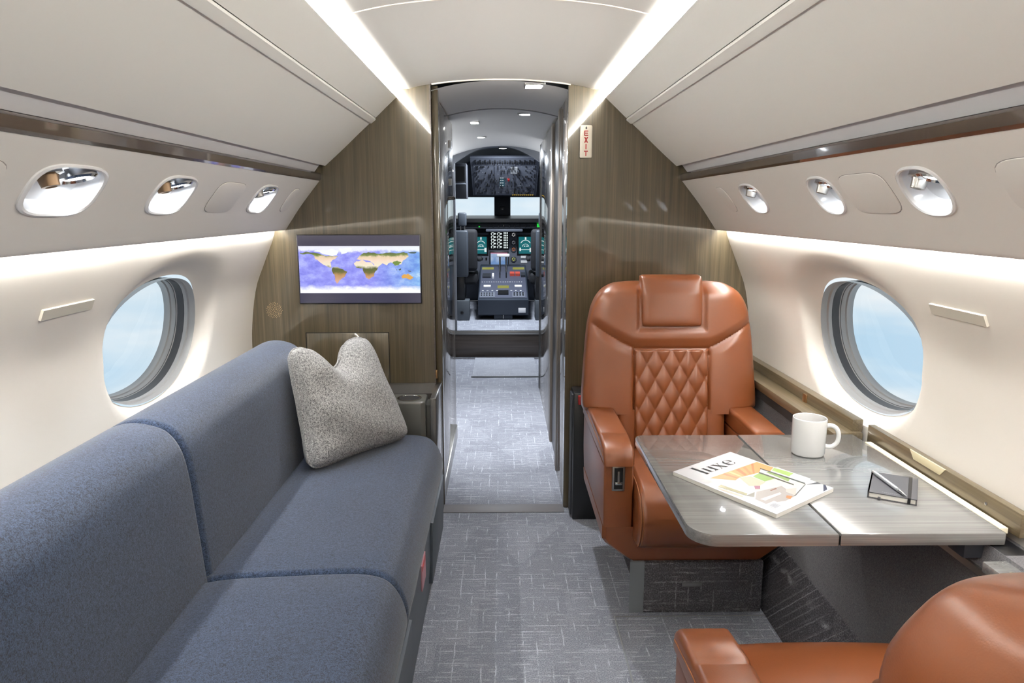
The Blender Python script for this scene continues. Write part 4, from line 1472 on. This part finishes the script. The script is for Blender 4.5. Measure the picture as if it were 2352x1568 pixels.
    # arms
    for sx in (-1, 1):
        x0, x1 = sx * 0.325, sx * 0.222
        lo_, hi_ = min(x0, x1), max(x0, x1)
        a = prism('armrest', [(-0.352, 0.535), (-0.345, 0.575), (-0.325, 0.592), (-0.215, 0.606), (-0.205, 0.601), (-0.195, 0.606), (0.27, 0.612), (0.28, 0.60), (0.28, 0.535)], 'x', lo_, hi_, M_LEATHER, t, 0.012, 3, 60)
        tube('arm_stitch', [(sx * 0.3255, -0.33, 0.566), (sx * 0.3255, -0.2, 0.580), (sx * 0.3255, 0.26, 0.585)], 0.0015, M_STITCH, a, 6)
        prism('arm_panel', [(-0.335, 0.315), (-0.335, 0.535), (0.27, 0.535), (0.27, 0.40), (0.24, 0.315)], 'x', lo_ + (0.004 if sx < 0 else 0.0), hi_ - (0.0 if sx < 0 else 0.004), M_LEATHER, t, 0.008, 3, 60)
    sxc = -1
    pl_ = box('recline_plate', (-0.295, -0.3395, 0.445), (-0.252, -0.333, 0.532), M_STEEL, t, 0.003)
    box('recline_slot', (-0.288, -0.3405, 0.452), (-0.259, -0.338, 0.526), M_DARK, pl_, 0.001)
    box('recline_lever', (-0.286, -0.350, 0.470), (-0.261, -0.339, 0.480), M_CHROME, pl_, 0.003)
    box('recline_stem', (-0.277, -0.345, 0.478), (-0.270, -0.339, 0.515), M_STEEL, pl_, 0.001)
    # lower shell with chamfered corners
    rings = []
    for z, hw, yf, yb in ((0.316, 0.322, -0.336, 0.24), (0.272, 0.322, -0.336, 0.22), (0.255, 0.310, -0.334, 0.21), (0.195, 0.235, -0.328, 0.18), (0.186, 0.222, -0.322, 0.17)):
        rings.append([(-hw, yf + 0.012, z), (-hw + 0.012, yf, z), (hw - 0.012, yf, z), (hw, yf + 0.012, z), (hw, yb, z), (-hw, yb, z)])
    loft('lower_shell', rings, M_LEATHER, t, True, 30)
    # carpeted plinth
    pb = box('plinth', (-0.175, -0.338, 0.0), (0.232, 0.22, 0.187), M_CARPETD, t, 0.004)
    box('maker_plate', (-0.045, -0.3405, 0.098), (0.022, -0.338, 0.112), M_STEEL, pb, 0.0005)
    prism('plinth_flare', [(-0.175, -0.335), (-0.175, -0.15), (-0.225, -0.335)], 'z', 0.0, 0.187, plain('flare_grey', lin(132, 138, 142), 0.45), t)
    return t


ch1 = armchair('cognac leather armchair with quilted back, facing the camera across the table')
ch1.location = (0.66, 2.60, 0)
ch2 = None


def dup(root, label):
    r = root.copy()
    COL.objects.link(r)
    r['label'] = label
    for ch in list(root.children):
        c = ch.copy()
        COL.objects.link(c)
        c.parent = r
        for g_ in ch.children:
            d = g_.copy()
            COL.objects.link(d)
            d.parent = c
    return r


ch2 = dup(ch1, 'cognac leather armchair seen from behind at the lower right corner')
ch2.location = (0.652, 0.905, 0)
ch2.rotation_euler = (0, 0, math.pi)
# the near chair is reclined a little further
piv = Vector((0, 0.13, 0.45))
rec = Matrix.Translation(piv) @ Matrix.Rotation(math.radians(-11.5), 4, 'X') @ Matrix.Diagonal((0.91, 1, 1, 1)) @ Matrix.Translation(-piv)
for c in ch2.children:
    if c.name.split('.')[0] in ('backrest', 'lower_back', 'quilted_panel', 'headrest'):
        c.matrix_local = rec
    if c.name.split('.')[0] == 'seat_cushion':
        c.matrix_local = Matrix.Translation((0, -0.075, 0.012))

# ------------------------------------------------------------------ black case beside the chair
bc_ = thing('upright_case', 'tall black case with a red tab standing behind the facing armchair', 'case', (0.38, 3.08, 0))
box('case_body', (0.312, 3.02, 0.0), (0.440, 3.15, 0.585), M_BLACK, bc_, 0.008)
box('case_spine', (0.305, 3.05, 0.01), (0.318, 3.13, 0.57), M_CKD, bc_, 0.003)
box('red_tab', (0.330, 3.008, 0.535), (0.352, 3.024, 0.575), M_RED, bc_, 0.003)

# ------------------------------------------------------------------ right side ledge, lid and lower lining
lg = thing('side_ledge', 'brown veneer ledge along the right wall behind the facing armchair', 'ledge', (1.03, 2.6, 0.7))
box('ledge_top', (1.008, 2.085, 0.668), (1.10, YB - 0.004, 0.700), M_LEDGE, lg, 0.004)
box('upstand', (1.072, 2.10, 0.698), (1.105, YB - 0.004, 0.738), M_LEDGE, lg, 0.003)
box('front_gap', (1.010, 2.085, 0.640), (1.09, YB - 0.004, 0.668), M_DARK, lg, 0.0)
box('latch', (1.066, 2.43, 0.690), (1.076, 2.46, 0.728), M_BRASS, lg, 0.002)
lidt = thing('stowage_lid', 'raised veneer lid standing along the wall beside the folding table', 'lid', (1.09, 1.7, 0.7))
box('lid_board', (1.084, 1.392, 0.690), (1.104, 2.032, 0.743), M_LEDGE, lidt, 0.002)
prism('finger_recess', [(1.655, 0.7435), (1.675, 0.722), (1.79, 0.722), (1.81, 0.7435)], 'x', 1.0825, 1.086, plain('latch_cream', lin(226, 214, 178), 0.5), lidt, 0.001)
lathe('lid_pin', [(0.004, 0), (0.004, 0.003), (0.001, 0.004)], (1.084, 1.50, 0.722), M_CHROME, lidt, 12, (-1, 0, 0))
al = thing('aft_ledge', 'grey veneer ledge beyond the near armchair at the right edge', 'ledge', (1.03, 0.8, 0.66))
box('ledge_top', (0.985, -0.4, 0.636), (1.10, 1.355, 0.660), M_TABLE, al, 0.003)
box('ledge_face', (0.995, -0.4, 0.45), (1.08, 1.35, 0.636), M_CKD, al, 0.003)
sl = thing('table_slide', 'black sliding carriage under the wall end of the folding table', 'slide', (1.03, 1.6, 0.64))
box('slide_rail', (1.035, 1.36, 0.600), (1.09, 2.03, 0.670), M_BLACK, sl, 0.004)
box('slide_arm', (0.80, 1.66, 0.630), (1.04, 1.74, 0.652), M_BLACK, sl, 0.004)
box('slide_block', (0.99, 1.42, 0.63), (1.035, 1.48, 0.6715), M_CKD, sl, 0.006)

# lower side lining (dado) and carpeted kick
dado = structure(prism('trim_9', [(0.950, 0.245), (1.025, 0.60), (1.035, 0.668), (1.10, 0.668), (1.10, 0.245)], 'y', -0.4, YB - 0.01, M_DADO, None))
prism('dado_rail', [(1.018, 0.598), (1.030, 0.598), (1.036, 0.612), (1.03, 0.614), (1.022, 0.612)], 'y', -0.4, 2.03, M_STEEL, dado)
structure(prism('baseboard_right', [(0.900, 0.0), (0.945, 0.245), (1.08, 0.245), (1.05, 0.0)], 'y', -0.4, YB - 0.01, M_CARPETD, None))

# ------------------------------------------------------------------ folding table
tb = thing('folding_table', 'grey veneer folding table with two leaves pulled out of the right wall', 'table', (0.73, 1.73, 0.69))


def rpoly(x0, y0, x1, y1, rr):
    out = []
    for (cx_, cy_, a0, r) in ((x0 + rr[0], y0 + rr[0], 180, rr[0]), (x1 - rr[1], y0 + rr[1], 270, rr[1]), (x1 - rr[2], y1 - rr[2], 0, rr[2]), (x0 + rr[3], y1 - rr[3], 90, rr[3])):
        n = 8 if r > 0.002 else 1
        for k in range(n + (1 if n > 1 else 0)):
            a = math.radians(a0 + (90.0 * k / n if n > 1 else 0))
            out.append((cx_ + r * math.cos(a), cy_ + r * math.sin(a)))
    return out


prism('table_leaf', rpoly(0.398, 1.398, 0.7075, 2.074, (0.062, 0.001, 0.001, 0.025)), 'z', 0.672, 0.700, M_TABLE, tb, 0.003)
prism('table_leaf', rpoly(0.7115, 1.398, 1.062, 2.074, (0.001, 0.004, 0.004, 0.001)), 'z', 0.672, 0.700, M_TABLE, tb, 0.003)
box('hinge_gap', (0.7075, 1.402, 0.674), (0.7115, 2.07, 0.694), M_DARK, tb, 0.0)
st_ = box('painted_gap_light', (1.062, 1.42, 0.688), (1.080, 2.00, 0.7008), plain('painted_gap_light', lin(250, 240, 214), 0.4), tb, 0.001)  # pale colour stands in for the light in the gap by the wall
st_['label'] = 'pale strip painted as a line of light along the wall edge'
box('support_arm', (0.45, 1.50, 0.654), (1.03, 1.54, 0.672), M_BLACK, tb, 0.002)

# mug ---------------------------------------------------------------------------
mg = thing('coffee_mug', 'white mug of black coffee on the folding table', 'mug', (0.851, 1.902, 0.70))
cx, cyy = 0.851, 1.902
lathe('cup', [(0.034, 0.0), (0.042, 0.0015), (0.0445, 0.006), (0.0455, 0.10), (0.0450, 0.1035), (0.0435, 0.1045), (0.0422, 0.1035), (0.0415, 0.09), (0.041, 0.012), (0.03, 0.008)], (cx, cyy, 0.7005), M_CUP, mg, 48)
lathe('coffee', [(0.0414, 0.0795), (0.041, 0.080), (0.0005, 0.080)], (cx, cyy, 0.7005), M_COFFEE, mg, 40)
ha = Vector((math.cos(-0.25), math.sin(-0.25), 0))
hp = [Vector((cx, cyy, 0.7005)) + ha * a + Vector((0, 0, b2)) for a, b2 in ((0.043, 0.083), (0.056, 0.0845), (0.068, 0.079), (0.0755, 0.066), (0.077, 0.051), (0.073, 0.036), (0.063, 0.026), (0.052, 0.0235), (0.043, 0.026))]
tube('handle', spline(hp, 28), [0.0062] * 28, M_CUP, mg, 12)

# magazine ------------------------------------------------------------------------
A0 = Vector((0.437, 1.740))
ang = 0.6589
uu = Vector((math.cos(ang), math.sin(ang)))
wv = Vector((uu.y, -uu.x))
ZM = 0.7105


def MG(x, y, z=ZM):
    q = A0 + uu * x + wv * y
    return (q.x, q.y, z)


mag = thing('magazine', 'glossy magazine with a wood ceiling house on its cover, lying on the table', 'magazine', (0.62, 1.68, 0.70))
COR = [(0, 0), (0.2445, 0.001), (0.2145, 0.3115), (-0.030, 0.3100)]
V = [MG(x, y, 0.7005) for x, y in COR] + [MG(x, y, 0.7092) for x, y in COR]
mk('pages', V, [(0, 1, 2, 3), (4, 5, 6, 7), (0, 1, 5, 4), (1, 2, 6, 5), (2, 3, 7, 6), (3, 0, 4, 7)], M_PAPER, mag, None)
M_COV = plain('cover_white', lin(218, 219, 222), 0.25, coat=0.4)
V = [MG(x, y, 0.7093) for x, y in COR] + [MG(x, y, ZM - 0.0002) for x, y in COR]
cov = mk('front_cover', V, [(0, 1, 2, 3), (4, 5, 6, 7), (0, 1, 5, 4), (1, 2, 6, 5), (2, 3, 7, 6), (3, 0, 4, 7)], M_COV, mag, None)
ART = {'pale': ((222, 226, 226), [(-0.0007, 0.0842), (0.0318, 0.0879), (0.0661, 0.1776), (0.0687, 0.2037), (0.0347, 0.2116), (0.0188, 0.1309)]),
       'sky': ((214, 222, 226), [(0.19, 0.13), (0.236, 0.15), (0.2285, 0.245), (0.18, 0.262), (0.15, 0.245)]),
       'cream': ((232, 226, 214), [(0.05, 0.175), (0.12, 0.185), (0.165, 0.19), (0.19, 0.255), (0.10, 0.27), (0.05, 0.235)]),
       'greyfloor': ((178, 172, 168), [(0.0474, 0.21), (0.1279, 0.2268), (0.0991, 0.2804), (0.0531, 0.2827), (0.0021, 0.2635), (0.0062, 0.2337)]),
       'orange': ((230, 158, 84), [(0.0339, 0.0869), (0.2306, 0.0926), (0.2264, 0.1437), (0.1928, 0.1544), (0.1918, 0.1296), (0.1648, 0.1416), (0.0928, 0.13), (0.0721, 0.1355)]),
       'rafter1': ((204, 122, 56), [(0.1338, 0.0935), (0.150, 0.092), (0.128, 0.1311), (0.118, 0.1307)]),
       'rafter2': ((206, 124, 60), [(0.2048, 0.0916), (0.2132, 0.0930), (0.1515, 0.1376), (0.1463, 0.136)]),
       'rafter3': ((208, 128, 64), [(0.08, 0.091), (0.0920, 0.0899), (0.0934, 0.1313), (0.0856, 0.1324)]),
       'rafter4': ((214, 138, 70), [(0.165, 0.0925), (0.176, 0.0925), (0.142, 0.136), (0.135, 0.134)]),
       'rafter5': ((246, 190, 120), [(0.105, 0.0905), (0.116, 0.0912), (0.108, 0.131), (0.102, 0.131)]),
       'green1': ((164, 196, 98), [(0.226, 0.1459), (0.2278, 0.1991), (0.2005, 0.2033), (0.2041, 0.153)]),
       'green2': ((148, 186, 92), [(0.1292, 0.1468), (0.1622, 0.1433), (0.1603, 0.1899), (0.1212, 0.1849)]),
       'green3': ((138, 172, 92), [(0.1803, 0.151), (0.1936, 0.155), (0.1889, 0.2133), (0.1664, 0.2212)]),
       'beige': ((220, 200, 172), [(0.0944, 0.1313), (0.1244, 0.1431), (0.1181, 0.1888), (0.0858, 0.1929), (0.0661, 0.1776)]),
       'roofpane': ((206, 200, 192), [(0.1187, 0.2437), (0.1425, 0.257), (0.0991, 0.2804), (0.1021, 0.2536)]),
       'pane': ((222, 232, 228), [(0.1822, 0.2612), (0.2146, 0.2854), (0.1751, 0.3063), (0.1039, 0.3068), (0.0999, 0.281)]),
       'beam1': ((52, 56, 52), [(0.1961, 0.124), (0.1903, 0.2524), (0.1823, 0.2562), (0.1888, 0.1285)]),
       'beam2': ((58, 62, 50), [(0.1689, 0.1396), (0.1609, 0.2397), (0.1535, 0.2428), (0.16, 0.1429)]),
       'beam3': ((60, 64, 74), [(0.1806, 0.26), (0.2200, 0.2679), (0.2150, 0.2800)]),
       'post': ((96, 100, 100), [(0.1832, 0.2583), (0.0971, 0.2813), (0.0919, 0.2798), (0.1809, 0.2564)]),
       'olive': ((150, 146, 96), [(0.0188, 0.1309), (0.0209, 0.2033), (0.0086, 0.2078), (0.0027, 0.1337)]),
       'tan': ((204, 180, 160), [(-0.0016, 0.1328), (0.0006, 0.2066), (-0.0084, 0.2085), (-0.0091, 0.1359)]),
       'roofside': ((128, 128, 118), [(0.0086, 0.2078), (0.0422, 0.2085), (0.0157, 0.2247)]),
       'plum': ((176, 110, 140), [(0.0756, 0.185), (0.0874, 0.1942), (0.0703, 0.2049), (0.0608, 0.1976)]),
       'navy': ((62, 68, 92), [(0.2146, 0.2854), (0.2160, 0.2909), (0.1917, 0.3078), (0.1739, 0.3079)]),
       'dot': ((196, 128, 70), [(0.0831, 0.2667), (0.0895, 0.278), (0.0696, 0.2841), (0.069, 0.2735)]),
       'wood': ((150, 104, 80), [(0.0799, 0.2251), (0.1035, 0.2256), (0.1021, 0.2308), (0.0783, 0.2288)]),
       'white2': ((244, 240, 232), [(0.0149, 0.2405), (0.087, 0.247), (0.0815, 0.2541), (0.0165, 0.2531)]),
       'box': ((246, 246, 248), [(-0.0011, 0.266), (0.0303, 0.2663), (0.0266, 0.2988), (-0.011, 0.3001)])}
for k, (nm, (cl_, poly)) in enumerate(ART.items()):
    V = [MG(x, y, ZM + 0.00002 * (k + 1)) for x, y in poly]
    bm = bmesh.new()
    bm.faces.new([bm.verts.new(v) for v in V])
    bmesh.ops.triangulate(bm, faces=bm.faces[:])
    for fc in bm.faces:
        if fc.normal.z < 0:
            fc.normal_flip()
    me = bpy.data.meshes.new('cover_print')
    bm.to_mesh(me)
    bm.free()
    finish('cover_print', me, plain('print_' + nm, lin(*[v * 0.88 for v in cl_]), 0.3, coat=0.3), cov, None)
# barcode lines
V, Fc = [], []
for i in range(12):
    x = 0.000 + 0.0021 * i
    wd = 0.0006 + 0.0005 * (i % 3 == 0)
    k = len(V)
    V += [MG(x, 0.272, ZM + 0.0008), MG(x + wd, 0.272, ZM + 0.0008), MG(x + wd - 0.004, 0.292, ZM + 0.0008), MG(x - 0.004, 0.292, ZM + 0.0008)]
    Fc.append((k, k + 1, k + 2, k + 3))
mk('barcode', V, Fc, plain('barcode_grey', lin(150, 158, 170), 0.6), cov, None)
# masthead: l u x e
def letter(strokes):
    V, Fc = [], []
    for q in strokes:
        k = len(V)
        V += [MG(x, y, ZM + 0.0009) for x, y in q]
        Fc.append(tuple(range(k, k + len(q))))
    mk('masthead_letter', V, Fc, M_INK, cov, None)


def arc(cx_, cy_, rx, ry, a0, a1, t0, t1, n=14):
    out = []
    for i in range(n):
        q = []
        for s in (i, i + 1):
            a = math.radians(a0 + (a1 - a0) * s / n)
            th = t0 + (t1 - t0) * abs(math.cos(a))
            q.append((cx_ + rx * math.cos(a), cy_ - ry * math.sin(a), th, a))
        (xa, ya, ta, aa), (xb, yb, tb_, ab) = q
        out.append([(xa, ya), (xb, yb), (xb - tb_ * math.cos(ab), yb + tb_ * math.sin(ab) * 0.5), (xa - ta * math.cos(aa), ya + ta * math.sin(aa) * 0.5)])
    return out


def q4(x0, y0, x1, y1):
    return [(x0, y0), (x1, y0), (x1, y1), (x0, y1)]


yb_, yx, ya_ = 0.066, 0.034, 0.014
letter([q4(0.052, ya_, 0.0595, yb_), q4(0.048, ya_, 0.052, ya_ + 0.0012), q4(0.048, yb_ - 0.0012, 0.0635, yb_)])
letter([q4(0.072, yx, 0.079, yb_ - 0.006), q4(0.068, yx, 0.072, yx + 0.0012), q4(0.094, yx, 0.101, yb_), q4(0.090, yx, 0.094, yx + 0.0012), q4(0.101, yb_ - 0.0012, 0.105, yb_)] + arc(0.0845, yb_ - 0.010, 0.0125, 0.0105, 180, 330, 0.001, 0.004))
letter([[(0.111, yx), (0.119, yx), (0.141, yb_), (0.133, yb_)], [(0.136, yx), (0.138, yx), (0.115, yb_), (0.113, yb_)], q4(0.108, yx, 0.122, yx + 0.0011), q4(0.131, yx, 0.142, yx + 0.0011), q4(0.109, yb_ - 0.0011, 0.119, yb_), q4(0.130, yb_ - 0.0011, 0.144, yb_)])
letter(arc(0.1665, 0.050, 0.0165, 0.0165, 0, 325, 0.001, 0.0065, 22) + [q4(0.151, 0.0485, 0.182, 0.0500)])

# notebook and pen --------------------------------------------------------------------
NA = Vector((0.939, 1.721))
na = math.atan2(-0.052, 0.088)
nu_ = Vector((math.cos(na), math.sin(na)))
nv_ = Vector((nu_.y, -nu_.x))
NM = Matrix(((nu_.x, nv_.x, 0, NA.x), (nu_.y, nv_.y, 0, NA.y), (0, 0, 1, 0.7005), (0, 0, 0, 1)))
nb = thing('notebook', 'small black notebook with elastic band on the folding table', 'notebook', (0.945, 1.63, 0.70))
box('back_cover', (0, 0, 0.0), (0.102, 0.150, 0.0018), M_NOTE, nb, 0.0006, 1, None, NM)
box('spine', (0, 0, 0.0), (0.003, 0.150, 0.0145), M_NOTE, nb, 0.0006, 1, None, NM)
box('pages', (0.003, 0.002, 0.0018), (0.0995, 0.1475, 0.0125), M_PAPER, nb, 0.0, 1, None, NM)
fc_ = box('front_cover', (0, 0, 0.0125), (0.102, 0.150, 0.0145), M_NOTE, nb, 0.0008, 2, None, NM)
box('elastic_band', (0.083, -0.001, -0.0), (0.0895, 0.1512, 0.0154), M_BLACK, nb, 0.0004, 1, None, NM)
box('ribbon', (0.022, 0.1475, 0.001), (0.028, 0.158, 0.005), M_NOTE, nb, 0.0, 1, None, NM)
o = None
bm = bmesh.new()
for i in range(11):
    bm_box(bm, (0.030 + 0.0042 * i, 0.136, 0.0144), (0.0325 + 0.0042 * i, 0.1395, 0.01462), 0.0, 1, None, NM)
o = from_bm('embossed_line', bm, plain('emboss_grey', lin(116, 118, 122), 0.5), fc_, None)
o['kind'] = 'stuff'
pen = thing('pen', 'slim silver ballpoint pen lying across the notebook', 'pen', (0.93, 1.61, 0.72))
pa, pb_ = Vector((0.934, 1.705, 0.7208)), Vector((0.931, 1.548, 0.7200))
dd = (pb_ - pa)
Lp = dd.length
dd.normalize()
lathe('barrel', [(0.0032, 0.0), (0.0042, 0.002), (0.0044, 0.02), (0.0045, 0.115), (0.0043, 0.122)], pa, M_WHITE if False else plain('pen_silver', lin(206, 208, 214), 0.28, 0.6), pen, 20, dd)
lathe('grip_ring', [(0.0046, 0.116), (0.0047, 0.1175), (0.0047, 0.123), (0.0045, 0.1245)], pa, M_GREY, pen, 20, dd)
lathe('tip', [(0.0043, 0.124), (0.0036, 0.135), (0.0022, 0.146), (0.0010, 0.152), (0.0004, Lp)], pa, M_CHROME, pen, 20, dd)
lathe('push_button', [(0.0022, -0.006), (0.0024, -0.004), (0.0024, 0.001)], pa, M_CHROME, pen, 14, dd)
